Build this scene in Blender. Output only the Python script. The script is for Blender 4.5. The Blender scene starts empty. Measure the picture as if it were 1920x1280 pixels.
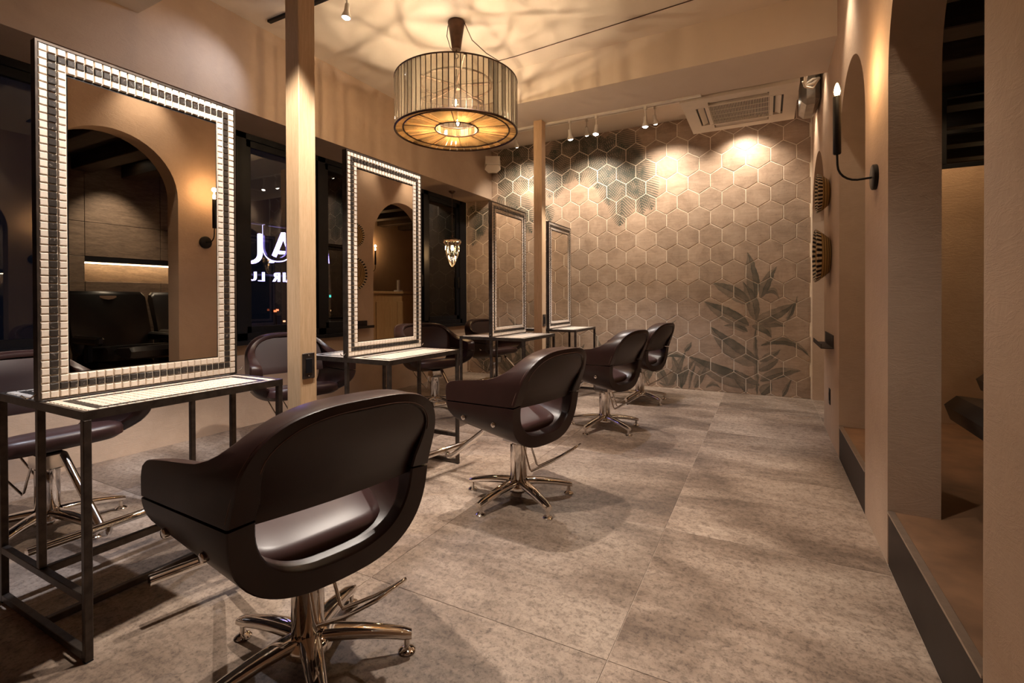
import bpy, bmesh, math, random
from mathutils import Vector, Matrix
random.seed(7)
S = bpy.context.scene
C = S.collection
R = math.radians
H = 1.08                       # camera height (m); the photo's measures are in units of it

# ------------------------------------------------------------------ camera
YAW = R(27.7)
cam_d = bpy.data.cameras.new('camera')
cam = bpy.data.objects.new('camera', cam_d); C.objects.link(cam)
cam_d.sensor_width = 36; cam_d.lens = 17.0
cam_d.shift_y = -0.0383
cam_d.clip_start = 0.02
cam.matrix_world = (Matrix.Translation((0, 0, H)) @ Matrix.Rotation(YAW, 4, 'Z') @
                    Matrix.Rotation(R(90 - 0.36), 4, 'X') @ Matrix.Rotation(R(-0.2), 4, 'Z'))
S.camera = cam

# ------------------------------------------------------------------ world (night) and exposure
W = bpy.data.worlds.new('night'); S.world = W; W.use_nodes = True
bg = W.node_tree.nodes['Background']
bg.inputs[0].default_value = (0.010, 0.012, 0.022, 1); bg.inputs[1].default_value = 0.25
S.view_settings.view_transform = 'Standard'; S.view_settings.look = 'None'
S.view_settings.exposure = 0.42; S.view_settings.gamma = 1.0
S.view_settings.use_curve_mapping = False
S.cycles.use_denoising = True
S.cycles.sample_clamp_indirect = 4.0
S.cycles.max_bounces = 10; S.cycles.diffuse_bounces = 5; S.cycles.glossy_bounces = 6
S.cycles.transparent_max_bounces = 24; S.cycles.transmission_bounces = 6
S.cycles.caustics_reflective = False; S.cycles.caustics_refractive = False

WARM = (1.0, 0.83, 0.63); WARM2 = (1.0, 0.62, 0.30); NEUT = (1.0, 0.89, 0.78); COOL = (0.80, 0.86, 1.0)

# ------------------------------------------------------------------ plan of the place (metres)
XR, XR2 = 0.405 * H, 0.56 * H            # right wall: face and back
XL = -3.65 * H                           # window wall
XS = -3.25 * H                           # soffit face
YF = 5.62 * H                            # far wall
YB = -1.5                                # wall behind
ZC = 2.98 * H                            # ceiling
ZB = 2.68 * H                            # beam underside
ZS = 2.33 * H                            # soffit underside
ZW = 0.68 * H                            # window sill
ZST = 0.198 * H                          # raised floor of the wash room
XM = -1.957 * H                          # mirror line

F_PX = 17.0 / 36 * 1920
def ray(u, v):
    """photo pixel -> world direction"""
    d = Vector(((u - 960) / F_PX, -(v - 640 - (-0.0383 * 1920)) / F_PX * 1.0, -1.0))
    d.y = -(v - (640 - 0.0383 * 1920)) / F_PX
    return cam.matrix_world.to_3x3() @ d
def on_far(u, v):
    d = ray(u, v); t = YF / d.y
    return (d.x * t, H + d.z * t)

# ------------------------------------------------------------------ materials
def nodes(name):
    m = bpy.data.materials.new(name); m.use_nodes = True
    nt = m.node_tree
    return m, nt, nt.nodes['Principled BSDF']
def N(nt, t, **kw):
    n = nt.nodes.new(t)
    for k, v in kw.items(): setattr(n, k, v)
    return n
def coords(nt, kind='Object', scale=(1, 1, 1)):
    tc = N(nt, 'ShaderNodeTexCoord'); mp = N(nt, 'ShaderNodeMapping')
    mp.inputs['Scale'].default_value = scale
    if kind == 'World':
        g = N(nt, 'ShaderNodeNewGeometry'); nt.links.new(g.outputs['Position'], mp.inputs[0])
    else:
        nt.links.new(tc.outputs[kind], mp.inputs[0])
    return mp
def noise(nt, vec, scale, detail=4, rough=.55, dist=0):
    n = N(nt, 'ShaderNodeTexNoise')
    n.inputs['Scale'].default_value = scale; n.inputs['Detail'].default_value = detail
    n.inputs['Roughness'].default_value = rough; n.inputs['Distortion'].default_value = dist
    nt.links.new(vec.outputs[0], n.inputs['Vector'])
    return n
def ramp(nt, src, stops):
    r = N(nt, 'ShaderNodeValToRGB')
    while len(r.color_ramp.elements) < len(stops): r.color_ramp.elements.new(.5)
    for e, (p, c) in zip(r.color_ramp.elements, stops):
        e.position = p; e.color = (*c, 1) if len(c) == 3 else c
    nt.links.new(src, r.inputs[0])
    return r
def mixc(nt, fac, a, b, blend='MIX'):
    m = N(nt, 'ShaderNodeMix', data_type='RGBA', blend_type=blend)
    for s, v in ((0, fac), (6, a), (7, b)):
        if isinstance(v, (int, float)): m.inputs[s].default_value = v
        elif isinstance(v, tuple): m.inputs[s].default_value = (*v, 1)
        else: nt.links.new(v, m.inputs[s])
    return m.outputs[2]
def bump(nt, bs, src, strength=.2, dist=.01):
    b = N(nt, 'ShaderNodeBump'); b.inputs['Strength'].default_value = strength; b.inputs['Distance'].default_value = dist
    nt.links.new(src, b.inputs['Height']); nt.links.new(b.outputs[0], bs.inputs['Normal'])
    return b
def simple(name, col, rough=.5, metal=0, var=.12, scale=12, spec=None, coat=0, bmp=0):
    m, nt, b = nodes(name)
    v = coords(nt, 'Object'); n = noise(nt, v, scale, 4)
    lo = tuple(max(0, c * (1 - var)) for c in col); hi = tuple(min(1, c * (1 + var)) for c in col)
    r = ramp(nt, n.outputs[0], [(.3, lo), (.7, hi)])
    nt.links.new(r.outputs[0], b.inputs['Base Color'])
    b.inputs['Roughness'].default_value = rough; b.inputs['Metallic'].default_value = metal
    if spec is not None: b.inputs['Specular IOR Level'].default_value = spec
    if coat: b.inputs['Coat Weight'].default_value = coat
    if bmp: bump(nt, b, n.outputs[0], bmp, .004)
    return m
def plaster(name, a, b_, rough=.8, strength=.35):
    m, nt, b = nodes(name)
    v = coords(nt, 'World')
    n1 = noise(nt, v, 1.6, 6, .6, .4); n2 = noise(nt, v, 9, 5, .65, 1.2)
    v2 = coords(nt, 'World', (1, 1, 3.5)); n3 = noise(nt, v2, 4.0, 6, .7, 2.2)
    r = ramp(nt, n1.outputs[0], [(.32, a), (.68, b_)])
    c = mixc(nt, .22, r.outputs[0], ramp(nt, n2.outputs[0], [(.3, a), (.7, b_)]).outputs[0])
    nt.links.new(c, b.inputs['Base Color']); b.inputs['Roughness'].default_value = rough
    r3 = ramp(nt, n3.outputs[0], [(.44, (0, 0, 0)), (.5, (1, 1, 1)), (.56, (.2, .2, .2))])
    ad = N(nt, 'ShaderNodeMath', operation='MULTIPLY_ADD'); ad.inputs[1].default_value = .25
    nt.links.new(r3.outputs[0], ad.inputs[0]); nt.links.new(n2.outputs[0], ad.inputs[2])
    bump(nt, b, ad.outputs[0], strength, .006)
    return m
def wood(name, a, b_, scale=(14, 14, 1.2), rough=.55, kind='Object', bmp=.15):
    m, nt, b = nodes(name)
    v = coords(nt, kind, scale); n = noise(nt, v, 3.0, 6, .6, 1.0)
    n2 = noise(nt, coords(nt, kind, tuple(s * 6 for s in scale)), 3, 3)
    r = ramp(nt, n.outputs[0], [(.3, a), (.7, b_)])
    c = mixc(nt, .3, r.outputs[0], ramp(nt, n2.outputs[0], [(.35, a), (.65, b_)]).outputs[0])
    nt.links.new(c, b.inputs['Base Color']); b.inputs['Roughness'].default_value = rough
    bump(nt, b, n.outputs[0], bmp, .003)
    return m
def emit(name, col, strength):
    m = bpy.data.materials.new(name); m.use_nodes = True; nt = m.node_tree
    nt.nodes.remove(nt.nodes['Principled BSDF'])
    e = N(nt, 'ShaderNodeEmission'); e.inputs[0].default_value = (*col, 1); e.inputs[1].default_value = strength
    nt.links.new(e.outputs[0], nt.nodes['Material Output'].inputs[0])
    return m
def glass_thin(name, tint, gloss=.12, rough=0.0, diff=0.0, dcol=(.6, .5, .35)):
    """thin pane: mostly lets light through, reflects by Fresnel"""
    m = bpy.data.materials.new(name); m.use_nodes = True; nt = m.node_tree
    nt.nodes.remove(nt.nodes['Principled BSDF'])
    t = N(nt, 'ShaderNodeBsdfTransparent'); t.inputs[0].default_value = (*tint, 1)
    g = N(nt, 'ShaderNodeBsdfGlossy'); g.inputs['Roughness'].default_value = rough
    f = N(nt, 'ShaderNodeFresnel'); f.inputs[0].default_value = 1.5
    mu = N(nt, 'ShaderNodeMath', operation='ADD'); mu.inputs[1].default_value = gloss
    nt.links.new(f.outputs[0], mu.inputs[0])
    mx = N(nt, 'ShaderNodeMixShader')
    nt.links.new(mu.outputs[0], mx.inputs[0]); nt.links.new(t.outputs[0], mx.inputs[1]); nt.links.new(g.outputs[0], mx.inputs[2])
    out = mx
    if diff:
        d = N(nt, 'ShaderNodeBsdfTranslucent'); d.inputs[0].default_value = (*dcol, 1)
        d2 = N(nt, 'ShaderNodeBsdfDiffuse'); d2.inputs[0].default_value = (*dcol, 1)
        dm = N(nt, 'ShaderNodeMixShader'); dm.inputs[0].default_value = .5
        nt.links.new(d.outputs[0], dm.inputs[1]); nt.links.new(d2.outputs[0], dm.inputs[2])
        oi = N(nt, 'ShaderNodeObjectInfo')
        rr = ramp(nt, oi.outputs['Random'], [(.15, (diff * .35,) * 3), (.85, (min(1, diff * 1.6),) * 3)])
        m2 = N(nt, 'ShaderNodeMixShader')
        nt.links.new(rr.outputs[0], m2.inputs[0])
        nt.links.new(mx.outputs[0], m2.inputs[1]); nt.links.new(dm.outputs[0], m2.inputs[2]); out = m2
    nt.links.new(out.outputs[0], nt.nodes['Material Output'].inputs[0])
    return m

M = {}
M['plaster'] = plaster('sand_plaster', (.42, .298, .210), (.54, .392, .285))
M['plaster_soffit'] = plaster('soffit_plaster', (.42, .305, .225), (.53, .395, .295), .75, .2)
M['ceiling'] = plaster('cream_ceiling_paint', (.68, .58, .48), (.74, .64, .53), .85, .08)
M['post_wood'] = wood('pale_oak', (.50, .325, .18), (.68, .475, .29), (30, 30, 2.0), .5)
M['beam_wood'] = wood('dark_ceiling_wood', (.028, .018, .012), (.072, .046, .028), (1.2, 14, 14), .6)
M['counter_wood'] = wood('counter_oak', (.30, .17, .07), (.44, .27, .12), (14, 14, 1.2), .5)
M['steel'] = simple('dark_steel_tube', (.075, .058, .048), .42, .75, .35, 25)
M['black'] = simple('black_frame_metal', (.006, .006, .008), .45, 0, .2, 30, spec=.25)
M['black_matte'] = simple('black_iron', (.012, .010, .009), .45, .5, .3, 40)
M['riser'] = simple('dark_riser_board', (.024, .015, .012), .55, 0, .2, 8, spec=.3)
M['nosing'] = simple('aluminium_nosing', (.45, .36, .29), .35, .8, .1, 30)
M['chrome'] = simple('polished_chrome', (.78, .74, .70), .06, 1.0, .04, 5)
M['brass_white'] = simple('white_enamel', (.75, .70, .62), .4, 0, .04, 10)
M['ac_white'] = simple('white_plastic', (.70, .62, .52), .5, 0, .04, 8)
M['foil'] = simple('grey_duct_wrap', (.30, .26, .22), .45, .4, .25, 9, bmp=.5)
M['grout'] = simple('cream_grout', (.82, .70, .56), .8, 0, .08, 20)
M['bronze'] = simple('dark_bronze', (.07, .035, .020), .4, .6, .3, 15)
M['mirror'] = None
mm, nt, b = nodes('silver_mirror')
b.inputs['Base Color'].default_value = (.80, .74, .66, 1); b.inputs['Metallic'].default_value = 1; b.inputs['Roughness'].default_value = .005
M['mirror'] = mm
M['glass'] = glass_thin('window_glass', (.75, .78, .8), .03)
M['lamp_glass'] = glass_thin('smoked_lamp_glass', (.80, .76, .69), .06, .04, .05, (.62, .55, .45))
M['disc_glass'] = glass_thin('golden_disc_glass', (.80, .66, .46), .05, .05, .38, (.90, .64, .34))
M['clear_glass'] = glass_thin('clear_crystal', (.95, .9, .82), .12, .02)

def leather(name, a, b_):
    m, nt, b = nodes(name)
    v = coords(nt, 'Object'); n = noise(nt, v, 7, 3); n2 = N(nt, 'ShaderNodeTexVoronoi'); n2.inputs['Scale'].default_value = 420
    nt.links.new(v.outputs[0], n2.inputs['Vector'])
    r = ramp(nt, n.outputs[0], [(.3, a), (.7, b_)])
    nt.links.new(r.outputs[0], b.inputs['Base Color']); b.inputs['Roughness'].default_value = .36
    b.inputs['Specular IOR Level'].default_value = .38
    bump(nt, b, n2.outputs['Distance'], .06, .001)
    return m
M['leather'] = leather('oxblood_leather', (.020, .0078, .0064), (.027, .0105, .0088))
M['black_leather'] = leather('black_leather', (.010, .008, .008), (.016, .013, .012))
M['seat_leather'] = leather('seat_leather', (.036, .0165, .0155), (.048, .022, .020))
M['stitch'] = simple('tan_thread', (.16, .09, .07), .7)

def mosaic(name, base, vein, lo, hi, rough):
    m, nt, b = nodes(name)
    oi = N(nt, 'ShaderNodeObjectInfo')
    v = coords(nt, 'World')
    ad = N(nt, 'ShaderNodeVectorMath', operation='ADD')
    nt.links.new(v.outputs[0], ad.inputs[0]); nt.links.new(oi.outputs['Random'], ad.inputs[1])
    n = noise(nt, ad, 55, 4, .6, 2.0)
    r = ramp(nt, n.outputs[0], [(lo, base), (hi, vein)])
    nt.links.new(r.outputs[0], b.inputs['Base Color']); b.inputs['Roughness'].default_value = rough
    return m
M['tile_light'] = mosaic('cream_marble_tile', (.70, .605, .515), (.56, .475, .40), .55, .75, .45)
M['tile_dark'] = mosaic('dark_emperador_tile', (.028, .022, .019), (.32, .27, .23), .60, .74, .35)
M['tile_bed'] = simple('mosaic_grout', (.78, .68, .56), .8, 0, .06, 30)

# floor: worn concrete-look vinyl
def floor_mat():
    m, nt, b = nodes('worn_concrete_tile')
    oi = N(nt, 'ShaderNodeObjectInfo')
    g = N(nt, 'ShaderNodeNewGeometry')
    sc = N(nt, 'ShaderNodeVectorMath', operation='SCALE'); sc.inputs['Scale'].default_value = 37.0
    cb = N(nt, 'ShaderNodeCombineXYZ'); nt.links.new(oi.outputs['Random'], cb.inputs[0]); nt.links.new(oi.outputs['Random'], cb.inputs[1])
    nt.links.new(cb.outputs[0], sc.inputs[0])
    ad = N(nt, 'ShaderNodeVectorMath', operation='ADD'); nt.links.new(g.outputs['Position'], ad.inputs[0]); nt.links.new(sc.outputs[0], ad.inputs[1])
    mp = N(nt, 'ShaderNodeMapping'); mp.inputs['Scale'].default_value = (.75, 1.5, 1); nt.links.new(ad.outputs[0], mp.inputs[0])
    n1 = noise(nt, mp, 1.7, 8, .62, .35); n2 = noise(nt, ad, 30, 10, .80, .4); n3 = noise(nt, ad, 75, 6, .7, .2)
    mp2 = N(nt, 'ShaderNodeMapping'); mp2.inputs['Scale'].default_value = (.6, 9, 1); nt.links.new(ad.outputs[0], mp2.inputs[0])
    n4 = noise(nt, mp2, 3.5, 6, .7, .3)
    base = ramp(nt, n1.outputs[0], [(.32, (.112, .076, .055)), (.44, (.21, .150, .111)), (.54, (.32, .240, .184)), (.70, (.435, .342, .270))]).outputs[0]
    fine = ramp(nt, n2.outputs[0], [(.38, (.34, .30, .28)), (.52, (1, 1, 1)), (.72, (1.16, 1.14, 1.12))]).outputs[0]
    c = mixc(nt, .7, base, fine, 'MULTIPLY')
    spk = ramp(nt, n3.outputs[0], [(.36, (.36, .33, .31)), (.48, (1, 1, 1))]).outputs[0]
    c = mixc(nt, .7, c, spk, 'MULTIPLY')
    stq = ramp(nt, n4.outputs[0], [(.35, (.72, .70, .68)), (.6, (1.05, 1.04, 1.02))]).outputs[0]
    c = mixc(nt, .55, c, stq, 'MULTIPLY')
    tone = N(nt, 'ShaderNodeMapRange'); tone.inputs[3].default_value = .84; tone.inputs[4].default_value = 1.14
    nt.links.new(oi.outputs['Random'], tone.inputs[0])
    c = mixc(nt, 1.0, c, tone.outputs[0], 'MULTIPLY')
    nt.links.new(c, b.inputs['Base Color'])
    rr = ramp(nt, n2.outputs[0], [(.3, (.62,) * 3), (.7, (.44,) * 3)])
    nt.links.new(rr.outputs[0], b.inputs['Roughness'])
    bump(nt, b, n2.outputs[0], .12, .002)
    return m
M['floor'] = floor_mat()
M['raised'] = simple('rust_brown_floor', (.20, .105, .055), .6, 0, .35, 5)
M['joint'] = simple('floor_joint', (.42, .34, .275), .8)

# ------------------------------------------------------------------ mesh builder
class MB:
    def __init__(s): s.v = []; s.f = []
    def add(s, vs, fs):
        o = len(s.v); s.v += [tuple(p) for p in vs]; s.f += [tuple(i + o for i in f) for f in fs]; return s
    def box(s, x0, x1, y0, y1, z0, z1, m=None):
        vs = [Vector((x, y, z)) for z in (z0, z1) for y in (y0, y1) for x in (x0, x1)]
        if m: vs = [m @ p for p in vs]
        return s.add(vs, [(0, 2, 3, 1), (4, 5, 7, 6), (0, 1, 5, 4), (2, 6, 7, 3), (0, 4, 6, 2), (1, 3, 7, 5)])
    def cbox(s, x0, x1, y0, y1, z0, z1, c=.004, m=None):
        """box with chamfered edges"""
        bm = bmesh.new(); bmesh.ops.create_cube(bm, size=1)
        for p in bm.verts: p.co = Vector((x0 + (p.co.x + .5) * (x1 - x0), y0 + (p.co.y + .5) * (y1 - y0), z0 + (p.co.z + .5) * (z1 - z0)))
        bmesh.ops.bevel(bm, geom=list(bm.edges), offset=c, segments=1, affect='EDGES')
        bm.verts.index_update()
        vs = [m @ p.co if m else p.co.copy() for p in bm.verts]
        fs = [tuple(q.index for q in f.verts) for f in bm.faces]; bm.free()
        return s.add(vs, fs)
    def tube(s, path, r, n=10, closed=False, caps=True):
        P = [Vector(p) for p in path]; rs = r if isinstance(r, (list, tuple)) else [r] * len(P)
        k = len(P); rings = []; up = None
        for i in range(k):
            a = P[(i - 1) % k] if (closed or i > 0) else P[i]; b = P[(i + 1) % k] if (closed or i < k - 1) else P[i]
            t = (b - a).normalized()
            if up is None:
                up = t.orthogonal().normalized()
            else:
                up = (up - t * up.dot(t)); up = up.normalized() if up.length > 1e-6 else t.orthogonal().normalized()
            w = t.cross(up)
            rings.append([P[i] + (up * math.cos(2 * math.pi * j / n) + w * math.sin(2 * math.pi * j / n)) * rs[i] for j in range(n)])
        vs = [p for g in rings for p in g]; fs = []
        for i in range(k if closed else k - 1):
            for j in range(n):
                a, b = i * n + j, i * n + (j + 1) % n; c, d = ((i + 1) % k) * n + j, ((i + 1) % k) * n + (j + 1) % n
                fs.append((a, b, d, c))
        if caps and not closed:
            fs.append(tuple(range(n - 1, -1, -1))); fs.append(tuple((k - 1) * n + j for j in range(n)))
        return s.add(vs, fs)
    def lathe(s, prof, n=32, c=(0, 0, 0), m=None):
        vs = []; fs = []; k = len(prof)
        for i in range(n):
            a = 2 * math.pi * i / n
            for (r, z) in prof:
                p = Vector((c[0] + r * math.cos(a), c[1] + r * math.sin(a), c[2] + z)); vs.append(m @ p if m else p)
        for i in range(n):
            for j in range(k - 1):
                a, b = i * k + j, ((i + 1) % n) * k + j
                fs.append((a, b, b + 1, a + 1))
        return s.add(vs, fs)
    def prism(s, poly, z0, z1, m=None):
        """poly in xy, extruded in z"""
        n = len(poly); vs = [Vector((x, y, z0)) for x, y in poly] + [Vector((x, y, z1)) for x, y in poly]
        if m: vs = [m @ p for p in vs]
        fs = [tuple(range(n - 1, -1, -1)), tuple(range(n, 2 * n))] + [(i, (i + 1) % n, n + (i + 1) % n, n + i) for i in range(n)]
        return s.add(vs, fs)
    def mesh(s, name, mat, smooth=None):
        me = bpy.data.meshes.new(name); me.from_pydata(s.v, [], s.f); me.update()
        bm = bmesh.new(); bm.from_mesh(me); bmesh.ops.remove_doubles(bm, verts=bm.verts, dist=1e-6)
        bmesh.ops.recalc_face_normals(bm, faces=bm.faces); bm.to_mesh(me); bm.free()
        if mat: me.materials.append(mat)
        if smooth is not None:
            for p in me.polygons: p.use_smooth = True
            me.set_sharp_from_angle(angle=R(smooth))
        return me
    def build(s, name, mat, parent=None, smooth=None, loc=None):
        return link(name, s.mesh(name, mat, smooth), parent, loc)
def link(name, me, parent=None, loc=None, rot=None):
    o = bpy.data.objects.new(name, me); C.objects.link(o)
    if parent: o.parent = parent
    if loc: o.location = loc
    if rot: o.rotation_euler = rot
    return o
def tag(o, label=None, cat=None, group=None, kind=None):
    if label: o['label'] = label
    if cat: o['category'] = cat
    if group: o['group'] = group
    if kind: o['kind'] = kind
    return o
def thing(name, label, cat, loc=(0, 0, 0), rz=0, group=None):
    o = bpy.data.objects.new(name, None); C.objects.link(o); o.empty_display_size = .1
    o.location = loc; o.rotation_euler = (0, 0, rz)
    return tag(o, label, cat, group)
def copy_tree(o, parent=None):
    c = o.copy(); C.objects.link(c)
    if parent: c.parent = parent
    for ch in list(o.children): copy_tree(ch, c)
    return c
def struct(o): o['kind'] = 'structure'; return o
def lamp(name, kind, parent, loc, power, col, target=None, size=.03, angle=60, blend=.6):
    d = bpy.data.lights.new(name, kind); d.energy = power; d.color = col
    if kind in ('SPOT', 'POINT'): d.shadow_soft_size = size
    if kind == 'SPOT': d.spot_size = R(angle); d.spot_blend = blend
    o = bpy.data.objects.new(name, d); C.objects.link(o)
    if parent: o.parent = parent
    o.location = loc
    if target is not None:
        o.rotation_euler = (Vector(target) - Vector(loc)).to_track_quat('-Z', 'Y').to_euler()
    return o
def sm(a, b, x):
    t = max(0, min(1, (x - a) / (b - a))); return t * t * (3 - 2 * t)

# ================================================================== SETTING
# ---- floor: slab + square vinyl tiles
P_T = 0.87 * H
fl = MB().box(XL - .05, XR2 + 2.2, YB, 8.2, -.08, -.002).build('floor', M['joint']); struct(fl)
xs = [-0.389 * H + k * P_T for k in range(-5, 2)]
ys = [1.30 * H + k * P_T for k in range(-4, 9)]
g = .0011
def ftile(x0, x1, y0, y1):
    w, d = x1 - x0, y1 - y0
    if w < .01 or d < .01: return
    key = (round(w, 3), round(d, 3))
    if key not in FT:
        FT[key] = MB().cbox(-w / 2 + g, w / 2 - g, -d / 2 + g, d / 2 - g, -.002, 0, .0006).mesh('floor_tile', M['floor'])
    link('floor_tile', FT[key], fl, ((x0 + x1) / 2, (y0 + y1) / 2, 0))
FT = {}
for i in range(len(xs)):
    x0 = xs[i]; x1 = xs[i] + P_T
    for y in ys:
        a, b_ = max(x0, XL), min(x1, XR)
        c, d = max(y, YB), min(y + P_T, YF)
        ftile(a, b_, c, d)
ftile(XL, xs[0], YB, YF) if xs[0] > XL else None
# floor inside the third archway and reception (one level)
for y in ys:
    c, d = max(y, 4.50 * H), min(y + P_T, 8.1)
    if d - c > .02: ftile(XR, XR + P_T, c, d); ftile(XR + P_T, XR + 2 * P_T, c, d)

# ---- ceiling + cross beams
ce = MB().box(XS - .6, XR2, YB, YF + .1, ZC, ZC + .08)
ce.build('ceiling', M['ceiling'])
struct(bpy.data.objects['ceiling'])
for nm, y0, y1 in (('trim_1', 3.72 * H, 4.29 * H), ('trim_2', 1.0 * H, 1.50 * H)):
    struct(MB().box(XS, XR, y0, y1, ZB, ZC).build(nm, M['ceiling']))

# ---- left: sill wall, soffit box
wl = MB().box(XL - .15, XL, YB, YF, 0, ZW).build('wall_left', M['plaster']); struct(wl)
so = MB().box(XL - .15, XS, YB, YF, ZS, ZC + .05).build('trim_3', M['plaster_soffit']); struct(so)
# windows: black frames with sashes
def window(n, y0, y1):
    f = MB(); d0, d1 = XL - .09, XL - .01; t = .045
    f.box(d0, d1, y0, y0 + t, ZW, ZS).box(d0, d1, y1 - t, y1, ZW, ZS).box(d0, d1, y0, y1, ZW, ZW + .06).box(d0, d1, y0, y1, ZS - .05, ZS)
    o = f.build(f'window_{n}', M['black']); struct(o)
    s = MB(); e0, e1 = XL - .075, XL - .035; a, b_ = y0 + t, y1 - t; w = .055
    s.box(e0, e1, a, a + w, ZW + .06, ZS - .05).box(e0, e1, b_ - w, b_, ZW + .06, ZS - .05)
    s.box(e0, e1, a, b_, ZW + .06, ZW + .06 + w).box(e0, e1, a, b_, ZS - .05 - w, ZS - .05)
    s.build('sash', M['black'], o)
    MB().box(XL - .057, XL - .052, a + w, b_ - w, ZW + .06 + w, ZS - .05 - w).build('pane', M['glass'], o)
    MB().cbox(XL - .035, XL - .012, b_ - w + .01, b_ - .015, 1.25, 1.40, .004).build('latch', M['black_matte'], o)
my = [YB] + [(2.39 + k * .78) * H for k in range(-4, 5)]
my = [y for y in my if y >= YB] + [YF]
wi = 1
for a, b_ in zip(my, my[1:]):
    if b_ - a > .15: window(wi, a, b_); wi += 1
    else: struct(MB().box(XL - .09, XL - .01, a, b_, ZW, ZS).build('trim_4', M['black']))
struct(MB().box(XL - .01, XL + .05, YB, YF, ZW - .035, ZW).build('trim_5', M['black']))

# ---- right wall with three arches
ZSP, RAD = 1.80 * H, None
ARCH = [(1.359 * H, 2.26 * H), (2.729 * H, 3.626 * H), (4.50 * H, 5.58 * H)]
ZAP = 2.28 * H
def right_wall():
    m = MB(); n = 24
    def seg(y0, y1): m.box(XR, XR2, y0, y1, 0, ZC)
    edges = [YB] + [e for a in ARCH for e in a] + [YF]
    for i in range(0, len(edges), 2): seg(edges[i], edges[i + 1])
    for (y0, y1) in ARCH:
        cy = (y0 + y1) / 2; ry = (y1 - y0) / 2; rz = min(ry, ZAP - 1.2); zs = ZAP - rz
        pts = [(cy - ry * math.cos(math.pi * i / n), zs + rz * math.sin(math.pi * i / n)) for i in range(n + 1)]
        for (a, za), (b_, zb) in zip(pts, pts[1:]):
            vs = [(XR, a, za), (XR, b_, zb), (XR, b_, ZC), (XR, a, ZC), (XR2, a, za), (XR2, b_, zb), (XR2, b_, ZC), (XR2, a, ZC)]
            m.add(vs, [(0, 1, 2, 3), (5, 4, 7, 6), (0, 4, 5, 1)])
    return m
wr = right_wall().build('wall_right', M['plaster'], smooth=25); struct(wr)
# raised wash-room floor with riser and nosing in the two stepped archways
rf = MB().box(XR2, 2.42, YB, 4.02 * H, 0, ZST)
for (y0, y1) in ARCH[:2]: rf.box(XR + .012, XR2, y0, y1, 0, ZST)
rf = rf.build('floor_washroom', M['raised']); struct(rf)
for k, (y0, y1) in enumerate(ARCH[:2]):
    struct(MB().box(XR, XR + .0118, y0 + .004, y1 - .018, 0, ZST - .004).build('baseboard_right' if k == 0 else 'baseboard_right_far', M['riser']))
    struct(MB().cbox(XR - .003, XR + .022, y0 + .002, y1 - .002, ZST - .0039, ZST + .004, .001).build(f'trim_{6 + k}', M['nosing']))

# ---- far wall: grout bed + hexagon tiles with a painted jungle
wf = MB().box(XL - .15, XR, YF, YF + .15, 0, ZC + .05).build('wall_far', M['grout']); struct(wf)
struct(MB().box(XR - .012, XR, YF - .014, YF - .0005, 0, ZC).build('trim_8', M['grout']))

# ---- back wall (behind the camera)
struct(MB().box(XL - .15, 2.5, YB - .12, YB, 0, ZC).build('wall_back', M['plaster']))

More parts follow.
